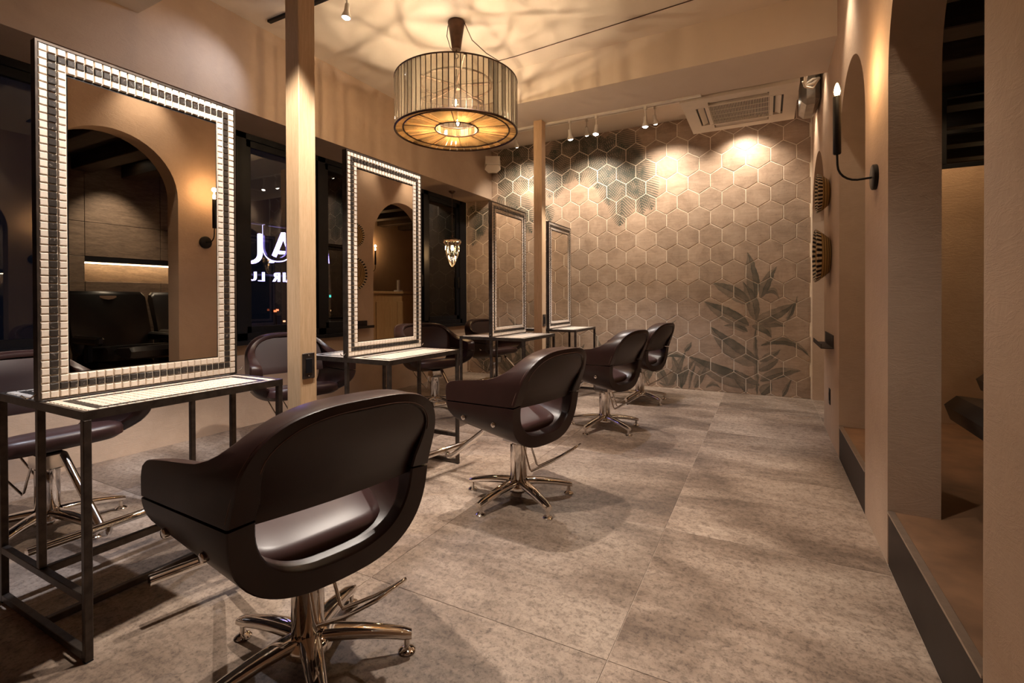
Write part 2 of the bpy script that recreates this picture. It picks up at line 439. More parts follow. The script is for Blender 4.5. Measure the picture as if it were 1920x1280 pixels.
# ---- mural: leaf and frond node groups
def leaf_group(frond):
    gname = 'frond_shape' if frond else 'leaf_shape'
    ng = bpy.data.node_groups.new(gname, 'ShaderNodeTree')
    I = ng.interface
    for nm in ('X', 'Z', 'BX', 'BZ', 'DX', 'DZ', 'Len', 'Wid', 'Curve'):
        I.new_socket(nm, in_out='INPUT', socket_type='NodeSocketFloat')
    I.new_socket('Mask', in_out='OUTPUT', socket_type='NodeSocketFloat')
    gi = N(ng, 'NodeGroupInput'); go = N(ng, 'NodeGroupOutput')
    def mth(op, a, b_=None, c=None, clamp=False):
        n = N(ng, 'ShaderNodeMath', operation=op); n.use_clamp = clamp
        for i, v in enumerate((a, b_, c)):
            if v is None: continue
            if isinstance(v, (int, float)): n.inputs[i].default_value = v
            else: ng.links.new(v, n.inputs[i])
        return n.outputs[0]
    G = gi.outputs
    px = mth('SUBTRACT', G['X'], G['BX']); pz = mth('SUBTRACT', G['Z'], G['BZ'])
    al = mth('ADD', mth('MULTIPLY', px, G['DX']), mth('MULTIPLY', pz, G['DZ']))
    t = mth('DIVIDE', al, G['Len'])
    d = mth('SUBTRACT', mth('MULTIPLY', px, G['DZ']), mth('MULTIPLY', pz, G['DX']))
    bow = mth('MULTIPLY', G['Curve'], mth('MULTIPLY', t, mth('SUBTRACT', 1.0, t)))
    d = mth('SUBTRACT', d, mth('MULTIPLY', bow, 4.0))
    ad = mth('ABSOLUTE', d)
    inside = mth('MULTIPLY', mth('GREATER_THAN', t, 0.0), mth('LESS_THAN', t, 1.0))
    tc = mth('MINIMUM', mth('MAXIMUM', t, 0.001), .999)
    if frond:
        env = mth('MULTIPLY', G['Wid'], mth('POWER', mth('SINE', mth('MULTIPLY', mth('POWER', tc, .8), math.pi)), .55))
        ph = mth('SUBTRACT', al, mth('MULTIPLY', ad, 1.05))
        st = mth('SINE', mth('MULTIPLY', ph, 2 * math.pi / .036))
        # leaflets thin out towards their tips
        thr = mth('SUBTRACT', mth('MULTIPLY', mth('DIVIDE', ad, env), 1.5), .75)
        leafl = mth('MULTIPLY', mth('SUBTRACT', st, thr), 3.0, clamp=True)
        body = mth('MULTIPLY', mth('SUBTRACT', env, ad), 40.0, clamp=True)
        rach = mth('LESS_THAN', ad, .004)
        mk = mth('MAXIMUM', mth('MULTIPLY', leafl, body), rach)
        wash = mth('MULTIPLY', mth('MULTIPLY', mth('SUBTRACT', env, mth('MULTIPLY', ad, 1.25)), 14.0, clamp=True), .30)
        out = mth('MULTIPLY', mth('MAXIMUM', mk, wash), inside)
    else:
        env = mth('MULTIPLY', G['Wid'], mth('POWER', mth('SINE', mth('MULTIPLY', mth('POWER', tc, .75), math.pi)), .8))
        body = mth('MULTIPLY', mth('SUBTRACT', env, ad), 160.0, clamp=True)
        rel = mth('DIVIDE', ad, mth('MAXIMUM', env, .002))
        side = mth('MULTIPLY', mth('GREATER_THAN', d, 0.0), .30)
        edge = mth('MULTIPLY', mth('POWER', mth('MINIMUM', rel, 1.0), 6.0), .35)
        ven = mth('SINE', mth('MULTIPLY', mth('SUBTRACT', al, mth('MULTIPLY', ad, 1.6)), 2 * math.pi / .022))
        ven = mth('MULTIPLY', ven, .10)
        mid = mth('MULTIPLY', mth('LESS_THAN', ad, .0035), .25)
        tone = mth('ADD', mth('ADD', mth('ADD', .50, side), mth('ADD', edge, ven)), mid)
        out = mth('MULTIPLY', mth('MULTIPLY', body, tone), inside)
    ng.links.new(out, go.inputs[0])
    return ng
NG_LEAF = leaf_group(False); NG_FROND = leaf_group(True)

def hex_material(name, shapes):
    m, nt, b = nodes(name)
    g_ = N(nt, 'ShaderNodeNewGeometry'); oi = N(nt, 'ShaderNodeObjectInfo')
    off = N(nt, 'ShaderNodeVectorMath', operation='MULTIPLY_ADD')
    cmb = N(nt, 'ShaderNodeCombineXYZ')
    for i in range(3): nt.links.new(oi.outputs['Random'], cmb.inputs[i])
    nt.links.new(cmb.outputs[0], off.inputs[0]); off.inputs[1].default_value = (31, 17, 23); nt.links.new(g_.outputs['Position'], off.inputs[2])
    n1 = noise(nt, off, 5, 6, .65, .6); n2 = noise(nt, off, 60, 4, .7)
    mp = N(nt, 'ShaderNodeMapping'); mp.inputs['Scale'].default_value = (3, 1, 26); nt.links.new(off.outputs[0], mp.inputs[0])
    n3 = noise(nt, mp, 2.2, 4, .6, .6)
    base = ramp(nt, n1.outputs[0], [(.28, (.245, .165, .112)), (.5, (.345, .243, .172)), (.75, (.435, .320, .235))]).outputs[0]
    base = mixc(nt, .6, base, ramp(nt, n3.outputs[0], [(.3, (.72, .7, .68)), (.65, (1.08, 1.06, 1.04))]).outputs[0], 'MULTIPLY')
    base = mixc(nt, .45, base, ramp(nt, n2.outputs[0], [(.30, (.35, .32, .30)), (.42, (1, 1, 1))]).outputs[0], 'MULTIPLY')
    tone = N(nt, 'ShaderNodeMapRange'); tone.inputs[3].default_value = .90; tone.inputs[4].default_value = 1.08
    nt.links.new(oi.outputs['Random'], tone.inputs[0])
    base = mixc(nt, 1.0, base, tone.outputs[0], 'MULTIPLY')
    if shapes:
        sp = N(nt, 'ShaderNodeSeparateXYZ')
        # watery edges: the paint follows a slightly wobbled position
        nw = N(nt, 'ShaderNodeTexNoise'); nw.inputs['Scale'].default_value = 14; nt.links.new(g_.outputs['Position'], nw.inputs['Vector'])
        wob = N(nt, 'ShaderNodeVectorMath', operation='MULTIPLY_ADD'); nt.links.new(nw.outputs['Color'], wob.inputs[0])
        wob.inputs[1].default_value = (.03, 0, .03); nt.links.new(g_.outputs['Position'], wob.inputs[2])
        nt.links.new(wob.outputs[0], sp.inputs[0])
        spf = N(nt, 'ShaderNodeSeparateXYZ'); nt.links.new(g_.outputs['Position'], spf.inputs[0])
        acc = None
        for (kind, b0, b1, wid, cur) in shapes:
            wid *= 1.3 if kind == 'f' else 1.2
            gn = N(nt, 'ShaderNodeGroup'); gn.node_tree = NG_FROND if kind == 'f' else NG_LEAF
            x0, z0 = b0; x1, z1 = b1; L = math.hypot(x1 - x0, z1 - z0)
            q_ = spf if kind == 'f' else sp; nt.links.new(q_.outputs[0], gn.inputs['X']); nt.links.new(q_.outputs[2], gn.inputs['Z'])
            for k_, v_ in (('BX', x0 + .015), ('BZ', z0 + .015), ('DX', (x1 - x0) / L), ('DZ', (z1 - z0) / L), ('Len', L), ('Wid', wid), ('Curve', cur)):
                gn.inputs[k_].default_value = v_
            if acc is None: acc = gn.outputs[0]
            else:
                mx = N(nt, 'ShaderNodeMath', operation='MAXIMUM'); nt.links.new(acc, mx.inputs[0]); nt.links.new(gn.outputs[0], mx.inputs[1]); acc = mx.outputs[0]
        nv = N(nt, 'ShaderNodeTexNoise'); nv.inputs['Scale'].default_value = 9; nv.inputs['Detail'].default_value = 5; nt.links.new(g_.outputs['Position'], nv.inputs['Vector'])
        rv = ramp(nt, nv.outputs[0], [(.3, (.62,) * 3), (.65, (1,) * 3)])
        mu = N(nt, 'ShaderNodeMath', operation='MULTIPLY'); mu.use_clamp = True
        nt.links.new(acc, mu.inputs[0]); nt.links.new(rv.outputs[0], mu.inputs[1])
        base = mixc(nt, mu.outputs[0], base, (.034, .040, .028))
    nt.links.new(base, b.inputs['Base Color']); b.inputs['Roughness'].default_value = .62
    bump(nt, b, n2.outputs[0], .12, .0015)
    return m
def crop(x0, y0, s): return lambda x, y: on_far(x0 + x / s, y0 + y / s)
cA = crop(1230, 460, 4.268); cB = crop(920, 220, 5.12); cC = crop(680, 590, 6.4); cD = crop(870, 440, 4.573); cE = crop(760, 330, 3.879)
K = 1.0
plant = [('l', cA(790, 430), cA(733, 50), .055, .012), ('l', cA(840, 420), cA(965, 165), .045, -.02), ('l', cA(845, 400), cA(985, 440), .03, -.085),
         ('l', cA(750, 465), cA(445, 300), .062, .02), ('l', cA(800, 600), cA(700, 290), .055, .02), ('l', cA(790, 610), cA(1110, 460), .055, .02),
         ('l', cA(745, 640), cA(385, 448), .070, -.01), ('l', cA(740, 690), cA(535, 640), .03, .02), ('l', cA(770, 640), cA(925, 740), .05, -.05),
         ('l', cA(825, 960), cA(435, 650), .085, -.04), ('l', cA(830, 930), cA(1000, 835), .035, .0), ('l', cA(840, 800), cA(1240, 900), .035, -.11),
         ('l', cA(830, 1120), cA(255, 880), .085, -.05), ('l', cA(830, 1080), cA(1170, 1000), .05, -.03), ('l', cA(820, 1000), cA(990, 900), .045, .0),
         ('l', cA(810, 1200), cA(790, 600), .022, .0), ('l', cA(1010, 1210), cA(1085, 1070), .022, .0), ('l', cA(830, 640), cA(1040, 650), .04, -.03),
         ('l', cA(1040, 620), cA(1140, 400), .022, .0), ('l', cA(840, 1190), cA(930, 1100), .05, .0), ('l', cA(640, 1060), cA(720, 1180), .05, -.03),
         ('l', cA(400, 1140), cA(520, 1150), .025, -.06)]
plantl = [('l', cA(200, 1145), cA(120, 870), .045, .02), ('l', cA(205, 1145), cA(330, 905), .035, -.05), ('l', cA(200, 1140), cA(235, 960), .035, .0),
          ('l', cA(60, 880), cA(240, 905), .03, -.03), ('l', cA(150, 1100), cA(20, 1090), .025, -.04), ('l', cA(230, 850), cA(290, 770), .025, .0),
          ('l', cA(20, 720), cA(165, 590), .02, .0), ('l', cA(265, 1150), cA(330, 930), .02, -.02),
          ('l', (-1.05, .02), (-1.35, .42), .05, .02), ('l', (-1.05, .02), (-.85, .45), .05, .0), ('l', (-1.35, .02), (-1.2, .60), .05, .03), ('l', (-.75, .02), (-.60, .35), .04, .0)]
random.seed(3)
plantf = []
for bx, n_, hh in ((-3.2, 8, .55), (-2.75, 8, .65), (-2.3, 6, .5), (-1.8, 7, .75), (-1.5, 6, .55), (-3.6, 5, .6)):
    for i in range(n_):
        a = R(random.uniform(35, 145)); L = hh * random.uniform(.6, 1.15)
        plantf.append(('l', (bx, .02), (bx + L * math.cos(a), .02 + L * math.sin(a)), random.uniform(.025, .055), random.uniform(-.05, .05)))
fr_mid = [('f', cB(1010, 175), cB(640, 300), .17, .04), ('f', cB(1010, 180), cB(690, 650), .19, .05), ('f', cB(1050, 190), cB(840, 640), .19, .03),
          ('f', cB(1090, 210), cB(1010, 700), .20, .0), ('f', cB(1100, 200), cB(1440, 470), .17, -.04), ('f', cB(1170, 300), cB(1535, 900), .19, -.09),
          ('f', cB(1180, 380), cB(1225, 1060), .19, -.06), ('f', cB(1110, 430), cB(1130, 860), .15, .0), ('f', cB(1260, 380), cB(1450, 950), .15, -.04),
          ('f', cB(880, 200), cB(560, 420), .16, .05)]
fr_left = [('f', cB(600, 320), cB(620, 790), .14, -.02), ('f', cB(520, 380), cB(560, 790), .13, .0), ('f', cB(60, 660), cB(420, 640), .16, -.04),
           ('f', cB(60, 520), cB(330, 570), .15, -.04), ('f', cB(60, 780), cB(400, 1020), .18, -.05), ('f', cB(240, 360), cB(410, 620), .16, -.03),
           ('f', cB(60, 300), cB(400, 300), .2, .0), ('f', cB(60, 380), cB(300, 420), .14, -.03), ('f', cB(140, 900), cB(390, 1120), .12, -.03),
           ('f', cB(520, 860), cB(570, 1010), .09, .0)] + \
          [('f', cE(470, 230), cE(560, 440), .14, -.02), ('f', cE(600, 240), cE(500, 460), .12, .0), ('f', cE(560, 330), cE(480, 520), .08, .0)]
HM = {'plain': hex_material('hex_tile_plain', []), 'plant': hex_material('hex_tile_plant', plant), 'plantl': hex_material('hex_tile_young_plant', plantl),
      'plantf': hex_material('hex_tile_undergrowth', plantf), 'mid': hex_material('hex_tile_fronds', fr_mid), 'left': hex_material('hex_tile_left_fronds', fr_left)}
def bb(sh):
    m_ = .22
    xs_ = [p[0] for s in sh for p in s[1:3]]; zs_ = [p[1] for s in sh for p in s[1:3]]
    return min(xs_) - m_, max(xs_) + m_, min(zs_) - m_, max(zs_) + m_
BB = {'plant': bb(plant), 'plantl': bb(plantl), 'plantf': bb(plantf), 'mid': bb(fr_mid), 'left': bb(fr_left)}
ALLSH = {'plant': plant, 'plantl': plantl, 'plantf': plantf, 'mid': fr_mid, 'left': fr_left}
def segd(p, a, b_):
    ax, az = a; bx, bz = b_; dx, dz = bx - ax, bz - az
    t = max(0, min(1, ((p[0] - ax) * dx + (p[1] - az) * dz) / (dx * dx + dz * dz)))
    return math.hypot(p[0] - ax - t * dx, p[1] - az - t * dz)
COMB = {}
def hex_mat(cx, cz):
    keys = tuple(k for k in ('plant', 'plantl', 'plantf', 'mid', 'left')
                 if any(segd((cx, cz), s[1], s[2]) < .17 + s[3] + abs(s[4]) for s in ALLSH[k]))
    if not keys: return HM['plain']
    if len(keys) == 1: return HM[keys[0]]
    if keys not in COMB: COMB[keys] = hex_material('hex_tile_' + '_'.join(keys), sum((ALLSH[k] for k in keys), []))
    return COMB[keys]
HW = .247; HRr = HW / math.sqrt(3); GAP = .006
def clip(poly, ax, val, keep_less):
    out = []
    for i in range(len(poly)):
        p, q = poly[i], poly[(i + 1) % len(poly)]
        ip = (p[ax] <= val) if keep_less else (p[ax] >= val); iq = (q[ax] <= val) if keep_less else (q[ax] >= val)
        if ip: out.append(p)
        if ip != iq:
            t = (val - p[ax]) / (q[ax] - p[ax]); out.append(tuple(p[k] + t * (q[k] - p[k]) for k in (0, 1)))
    return out
def hex_piece(poly):
    """tile on the wall plane: proud of the grout, with a soft arris"""
    n = len(poly); c = (sum(p[0] for p in poly) / n, sum(p[1] for p in poly) / n)
    def ins(p, d):
        L = math.hypot(p[0] - c[0], p[1] - c[1]); k = max(.2, (L - d) / L); return (c[0] + (p[0] - c[0]) * k, c[1] + (p[1] - c[1]) * k)
    vs = []; fs = []
    for (d, y) in ((0, 0), (0, -.0025), (.003, -.0045)):
        vs += [(q[0], y, q[1]) for q in (ins(p, d) for p in poly)]
    for r_ in range(2):
        for i in range(n): fs.append((r_ * n + i, r_ * n + (i + 1) % n, (r_ + 1) * n + (i + 1) % n, (r_ + 1) * n + i))
    fs.append(tuple(2 * n + i for i in range(n)))
    return MB().add(vs, fs)
hexpoly = [((HRr - GAP / 1.73 - .001) * math.sin(R(60 * i)), (HRr - GAP / 1.73 - .001) * math.cos(R(60 * i))) for i in range(6)]
HEXME = {}
x_ref, z_ref = on_far(1421 - 20, 640)      # a tile centre is anchored by the photo
x_ref, z_ref = cA(535 + 5, 362)
x_ref, z_ref = cA(528, 345)
x_ref, z_ref = (cA(528, 262)[0], (cA(528, 262)[1] + cA(528, 462)[1]) / 2)
rowp = HRr * 1.5
for j in range(-14, 20):
    z = z_ref + j * rowp
    if z < -HRr or z > ZC + HRr: continue
    for i in range(-24, 12):
        x = x_ref + (i + (.5 if j % 2 else 0)) * HW
        poly = [(x + p[0], z + p[1]) for p in hexpoly]
        full = all(XL + .0 < p[0] < XR - .014 and .001 < p[1] < ZC - .001 for p in poly)
        # the soffit covers the upper left corner
        mat = hex_mat(x, z)
        if full and not (x - HW / 2 < XS and z + HRr > ZS):
            if mat.name not in HEXME: HEXME[mat.name] = hex_piece(hexpoly).mesh('hex_tile', mat)
            link('hex_tile', HEXME[mat.name], wf, (x, YF, z))
            continue
        for ax, val, less in ((0, XR - .014, True), (0, XL + .001, False), (1, .002, False), (1, ZC - .001, True)):
            poly = clip(poly, ax, val, less)
            if len(poly) < 3: break
        if len(poly) < 3: continue
        if x - HW / 2 < XS and z + HRr > ZS:
            if x < XS - HW * .25: poly = clip(poly, 1, ZS - .001, True)
            else: poly = clip(poly, 0, XS + .001, False)
            if len(poly) < 3: continue
        ar = abs(sum(p[0] * q[1] - q[0] * p[1] for p, q in zip(poly, poly[1:] + poly[:1]))) / 2
        if ar < .0006: continue
        loc = [(p[0] - x, p[1] - z) for p in poly]
        hex_piece(loc).build('hex_tile', mat, wf, loc=(x, YF, z))

# ================================================================== SALON CHAIRS
def chair():
    t = thing('salon_chair', 'oxblood leather salon chair', 'chair')
    # the tub: an oval ring seen from behind, running forward into the arms, splayed to the front
    zc_, hh_, hw_, ep = .586, .246, .287, 3.0; SE = .563
    def xr(y, z): return .203 + (.36 if z > .565 else .12) * (z - .565) + .026 * (1 - min(1, abs(y) / hw_) ** 2)
    def wide(x): return 1 + .23 * max(0, (.22 - x)) / .39
    def lift(x, z): return z + max(0, SE - z) * .34 * (max(0, .2 - x) / .37) ** 1.2
    XF = [(.31, -.085), (.36, -.138), (.42, -.178), (.48, -.194), (.54, -.202), (.62, -.205), (.648, -.200), (.664, -.178), (.672, -.125), (.677, -.08), (.682, -.02), (.689, .04),
          (.702, .085), (.724, .130), (.75, .163), (.78, .187), (.81, .205), (.84, .215)]
    def xf(z):
        for (a_, b_), (c_, d_) in zip(XF, XF[1:]):
            if z <= c_: return b_ + (d_ - b_) * max(0, (z - a_)) / (c_ - a_)
        return XF[-1][1]
    def oval(z, sy):
        e_, h_ = (ep, hh_) if z > zc_ else (2.8, .256)
        k = max(0, 1 - abs((z - zc_) / h_) ** e_); return sy * hw_ * k ** (1 / e_)
    def inset(y, z):
        tl = .064 - .024 * sm(.60, .76, z); tv = .056 - .028 * sm(.60, .74, z)
        return y * (1 - tl / hw_), zc_ + (z - zc_) * (1 - tv / hh_)
    def V(x, y, z): return (x, y * wide(x), lift(x, z))
    def section(y, z):
        yi, zi = inset(y, z)
        def at(x, k): return V(x, y + (yi - y) * k, z + (zi - z) * k)
        f = xf(z); r = xr(y, z); f = min(f, r - .05)
        return [at(f + .016, 0), at(f + .5 * (r - f), 0), at(r - .004, .0), at(r, .05), at(r, .93), at(r - .006, 1), at(f + .5 * (r - f), 1), at(f + .014, 1), at(f + .002, .84), at(f, .5), at(f + .003, .14)]
    def ringmesh(zy, nm):
        rows = [section(y, z) for z, y in zy]; k = len(rows[0]); n = len(rows); m = MB(); fs = []
        for i in range(n - 1):
            for j in range(k): fs.append((i * k + j, i * k + (j + 1) % k, (i + 1) * k + (j + 1) % k, (i + 1) * k + j))
        fs += [tuple(range(k)), tuple((n - 1) * k + j for j in range(k))]
        return m.add([p for r_ in rows for p in r_], fs).build(nm, M['leather'], t, 38)
    zs_u = [SE + .004, .58, .60, .615, .63, .645, .655, .662, .667, .671, .674, .677, .680, .684, .689, .695, .705, .72, .735, .75, .765, .78, .793, .804, .813, .820, .8255, .829, .831]
    up_ = [(z, oval(z, -1)) for z in zs_u]
    up_ += [(.832, y) for y in (-.03, -.015, 0, .015, .03)] + [(z, -y) for z, y in reversed(up_)]
    band = ringmesh(up_, 'back_and_arms')
    zs_l = [SE - .004, .54, .515, .49, .465, .44, .42, .402, .386, .373, .362, .354, .348, .344, .338, .335, .3325]
    lo_ = [(z, oval(z, -1)) for z in zs_l]
    lo_ += [(.3306, y) for y in (-.03, 0, .03)] + [(z, -y) for z, y in reversed(lo_)]
    ringmesh(lo_, 'seat_shell')
    # recessed backrest panel inside the ring
    zl = [.545, .549, .57, .60, .64, .68, .72, .75, .775, .79, .80]; ny = 17; vs = []; fs = []
    for back in (0, 1):
        for j, z in enumerate(zl):
            zo = z
            for _ in range(6): zo = min(.829, zo + z - inset(0, zo)[1])
            yo = abs(inset(oval(zo, 1), zo)[0]) + .004
            dp = .034 - .029 * sm(.57, .74, z)
            for i in range(ny):
                y = -yo + 2 * yo * i / (ny - 1); x = xr(y, z) - (dp if back else .085 + .02 * max(0, 1 - (y / .21) ** 2)); x += (.010 if j == 0 else 0) * (-1 if back else 1)
                vs.append(V(x, y, z))
    nz = len(zl)
    for back in (0, 1):
        o_ = back * ny * nz
        for j in range(nz - 1):
            for i in range(ny - 1): fs.append((o_ + j * ny + i, o_ + j * ny + i + 1, o_ + (j + 1) * ny + i + 1, o_ + (j + 1) * ny + i))
    for i in range(ny - 1): fs.append((i, i + 1, ny * nz + i + 1, ny * nz + i)); fs.append(((nz - 1) * ny + i, (nz - 1) * ny + i + 1, ny * nz + (nz - 1) * ny + i + 1, ny * nz + (nz - 1) * ny + i))
    for j in range(nz - 1):
        for i in (0, ny - 1): fs.append((j * ny + i, (j + 1) * ny + i, ny * nz + (j + 1) * ny + i, ny * nz + j * ny + i))
    MB().add(vs, fs).build('backrest', M['leather'], t, 50)
    # stitching just before the rear crease, and along the inner edge of the ring
    for k_, dx, q0 in ((-.004, .012, .57), (.80, -.0012, .70)):
        pth = []
        for z, y in up_:
            if z < q0: continue
            yi, zi = inset(y, z)
            pth.append(V(xr(y, z) - dx, y + (yi - y) * k_, z + (zi - z) * k_))
        MB().tube(pth, .0010, 5).build('stitching', M['stitch'], band, 60)
    # cushion
    m = MB(); vs = []; fs = []; na = 48
    prof = [(.90, .415), (1, .432), (1.0, .462), (.97, .478), (.85, .488), (.5, .494), (0.02, .496)]
    for (s_, z) in prof:
        for i in range(na):
            th = 2 * math.pi * i / na; c_, si = math.cos(th), math.sin(th)
            x = -.035 + .175 * s_ * (1 if c_ > 0 else -1) * abs(c_) ** .5; y = .205 * wide(x) * s_ * (1 if si > 0 else -1) * abs(si) ** .45
            vs.append((x, y, z - .050 * sm(-.12, .16, x)))
    for j in range(len(prof) - 1):
        for i in range(na): fs.append((j * na + i, j * na + (i + 1) % na, (j + 1) * na + (i + 1) % na, (j + 1) * na + i))
    fs += [tuple(range(na - 1, -1, -1)), tuple((len(prof) - 1) * na + i for i in range(na))]
    m.add(vs, fs).build('seat_cushion', M['seat_leather'], t, 50)
    bme = MB().lathe([(0, 0), (.0125, 0), (.0135, .003), (.0125, .012), (.010, .014), (0, .014)], 20).mesh('button', M['chrome'], 40)
    for sy in (-1, 1):
        for x in (-.09, .085):
            z = .488 - .016 * (x > 0); y0_ = oval(z, 1)
            for _ in range(3): zl_ = z - (lift(x, z) - z); y0_ = oval(zl_, 1)
            sl_ = math.atan(.23 / .39 * y0_)
            link('button', bme, t, (x, sy * (y0_ * wide(x) - .003), z), (R(90), 0, sl_ if sy < 0 else R(180) - sl_))
    # pedestal
    MB().lathe([(0, .085), (.044, .085), (.046, .088), (.046, .300), (.043, .303), (0, .303)], 32).build('column', M['chrome'], t, 40)
    MB().cbox(-.075, .06, -.05, .05, .303, .375, .006).build('seat_mount', M['chrome'], t)
    hub = MB().lathe([(0, .045), (.055, .045), (.070, .060), (.070, .082), (.058, .098), (.047, .104), (0, .104)], 32).build('hub', M['chrome'], t, 40)
    arm = MB(); na = 10; rings = []
    for i in range(na + 1):
        s_ = i / na; r_ = .045 + .255 * s_; z = .092 - .040 * s_ ** 1.7; hw = .032 - .012 * s_; hh = .018 - .004 * s_
        if i == na: hw *= .8; hh *= .8
        rings.append([(r_, hw * math.copysign(abs(math.cos(a)) ** .6, math.cos(a)), z + hh * math.copysign(abs(math.sin(a)) ** .7, math.sin(a))) for a in (2 * math.pi * j / 14 for j in range(14))])
    vs = [p for r_ in rings for p in r_]; fs = []
    for i in range(na):
        for j in range(14): fs.append((i * 14 + j, i * 14 + (j + 1) % 14, (i + 1) * 14 + (j + 1) % 14, (i + 1) * 14 + j))
    fs += [tuple(range(14)), tuple(na * 14 + j for j in range(14))]
    ame = arm.add(vs, fs).mesh('base_arm', M['chrome'], 40)
    gme = MB().lathe([(0, 0), (.024, 0), (.026, .006), (.018, .013), (.009, .016), (.009, .042), (0, .042)], 20).mesh('glide', M['chrome'], 40)
    for i in range(5):
        a = 2 * math.pi * i / 5 + R(51)
        ao = link('base_arm', ame, t, (0, 0, 0), (0, 0, a)); link('glide', gme, ao, (.285, 0, 0))
    # foot pump pedal: bent rod loop behind the column
    p = [(.040, -.035, .33), (.090, -.042, .185), (.100, -.043, .176), (.22, -.052, .245), (.335, -.052, .325), (.341, -.045, .330), (.341, .045, .330), (.335, .052, .325), (.22, .052, .245), (.100, .043, .176), (.090, .042, .185), (.040, .035, .33)]
    p = [(x_ * .985 - y_ * .17, x_ * .17 + y_ * .985, z_) for x_, y_, z_ in p]
    MB().tube(p, .0055, 8).build('pump_pedal', M['chrome'], t, 60)
    # foot rest
    fa = []
    for i in range(9): fa.append((-.17 - .33 * i / 8, 0, .385 - .245 * i / 8))
    for i in range(1, 7):
        a = R(40 - 95 * i / 6); fa.append((-.50 - .075 * math.sin(R(90) * i / 6), 0, .140 - .030 * math.sin(R(180) * i / 6) + .012 * i / 6))
    fr = MB().tube(fa, .016, 12).build('footrest_arm', M['chrome'], t, 60)
    MB().tube([(-.570, -.25, .152), (-.570, .25, .152)], .0175, 16).build('footrest_bar', M['chrome'], t, 40)
    return t
proto = chair()
LB = 'oxblood leather salon chair, '
G1 = 'salon chairs around the mirror stations'
chairs = [  # x, y in camera heights, angle (0 faces the window wall), label
    (-1.11, .906, -12, 'oxblood leather salon chair, back to the room, beside the post near the lit sign'),
    (-1.103, 2.166, -12, 'oxblood leather salon chair, back to the archways, third from the hexagon wall'),
    (-1.11, 3.66, -12, 'oxblood leather salon chair, back to the archways, second from the hexagon wall'),
    (-1.10, 4.80, -12, 'oxblood leather salon chair, back to the archways, right by the painted hexagon wall'),
    (-2.76, .915, 180, 'oxblood leather salon chair on the window side of the mirror that reflects an archway'),
    (-2.76, 2.18, 160, 'oxblood leather salon chair under the window with the lit sign'),
    (-2.74, 3.66, 150, 'oxblood leather salon chair on the window side, before the pane of the glass pendant'),
    (-2.76, 4.83, 165, 'oxblood leather salon chair in the corner of the windows and the hexagon wall')]
for i, (x, y, a, lab) in enumerate(chairs):
    o = proto if i == 0 else copy_tree(proto)
    o.location = (x * H, y * H, 0); o.rotation_euler = (0, 0, R(a)); tag(o, lab, 'chair', G1)

# ================================================================== MIRROR STATIONS
PT = .0254
NXT, NZT = 26, 46
def tile_mesh(mat, w=PT, gap=.0036, dep=.006):
    a = w / 2 - gap / 2; b_ = a - .0022; m = MB()
    vs = [(s_ * a, 0, q * a) for s_, q in ((-1, -1), (1, -1), (1, 1), (-1, 1))] + [(s_ * a, -dep * .55, q * a) for s_, q in ((-1, -1), (1, -1), (1, 1), (-1, 1))] + [(s_ * b_, -dep, q * b_) for s_, q in ((-1, -1), (1, -1), (1, 1), (-1, 1))]
    fs = [(8, 9, 10, 11)] + [(r_ * 4 + i, r_ * 4 + (i + 1) % 4, (r_ + 1) * 4 + (i + 1) % 4, (r_ + 1) * 4 + i) for r_ in (0, 1) for i in range(4)]
    return m.add(vs, fs)
TL = tile_mesh(None).mesh('tile', M['tile_light']); TD = tile_mesh(None).mesh('accent_tile', M['tile_dark'])
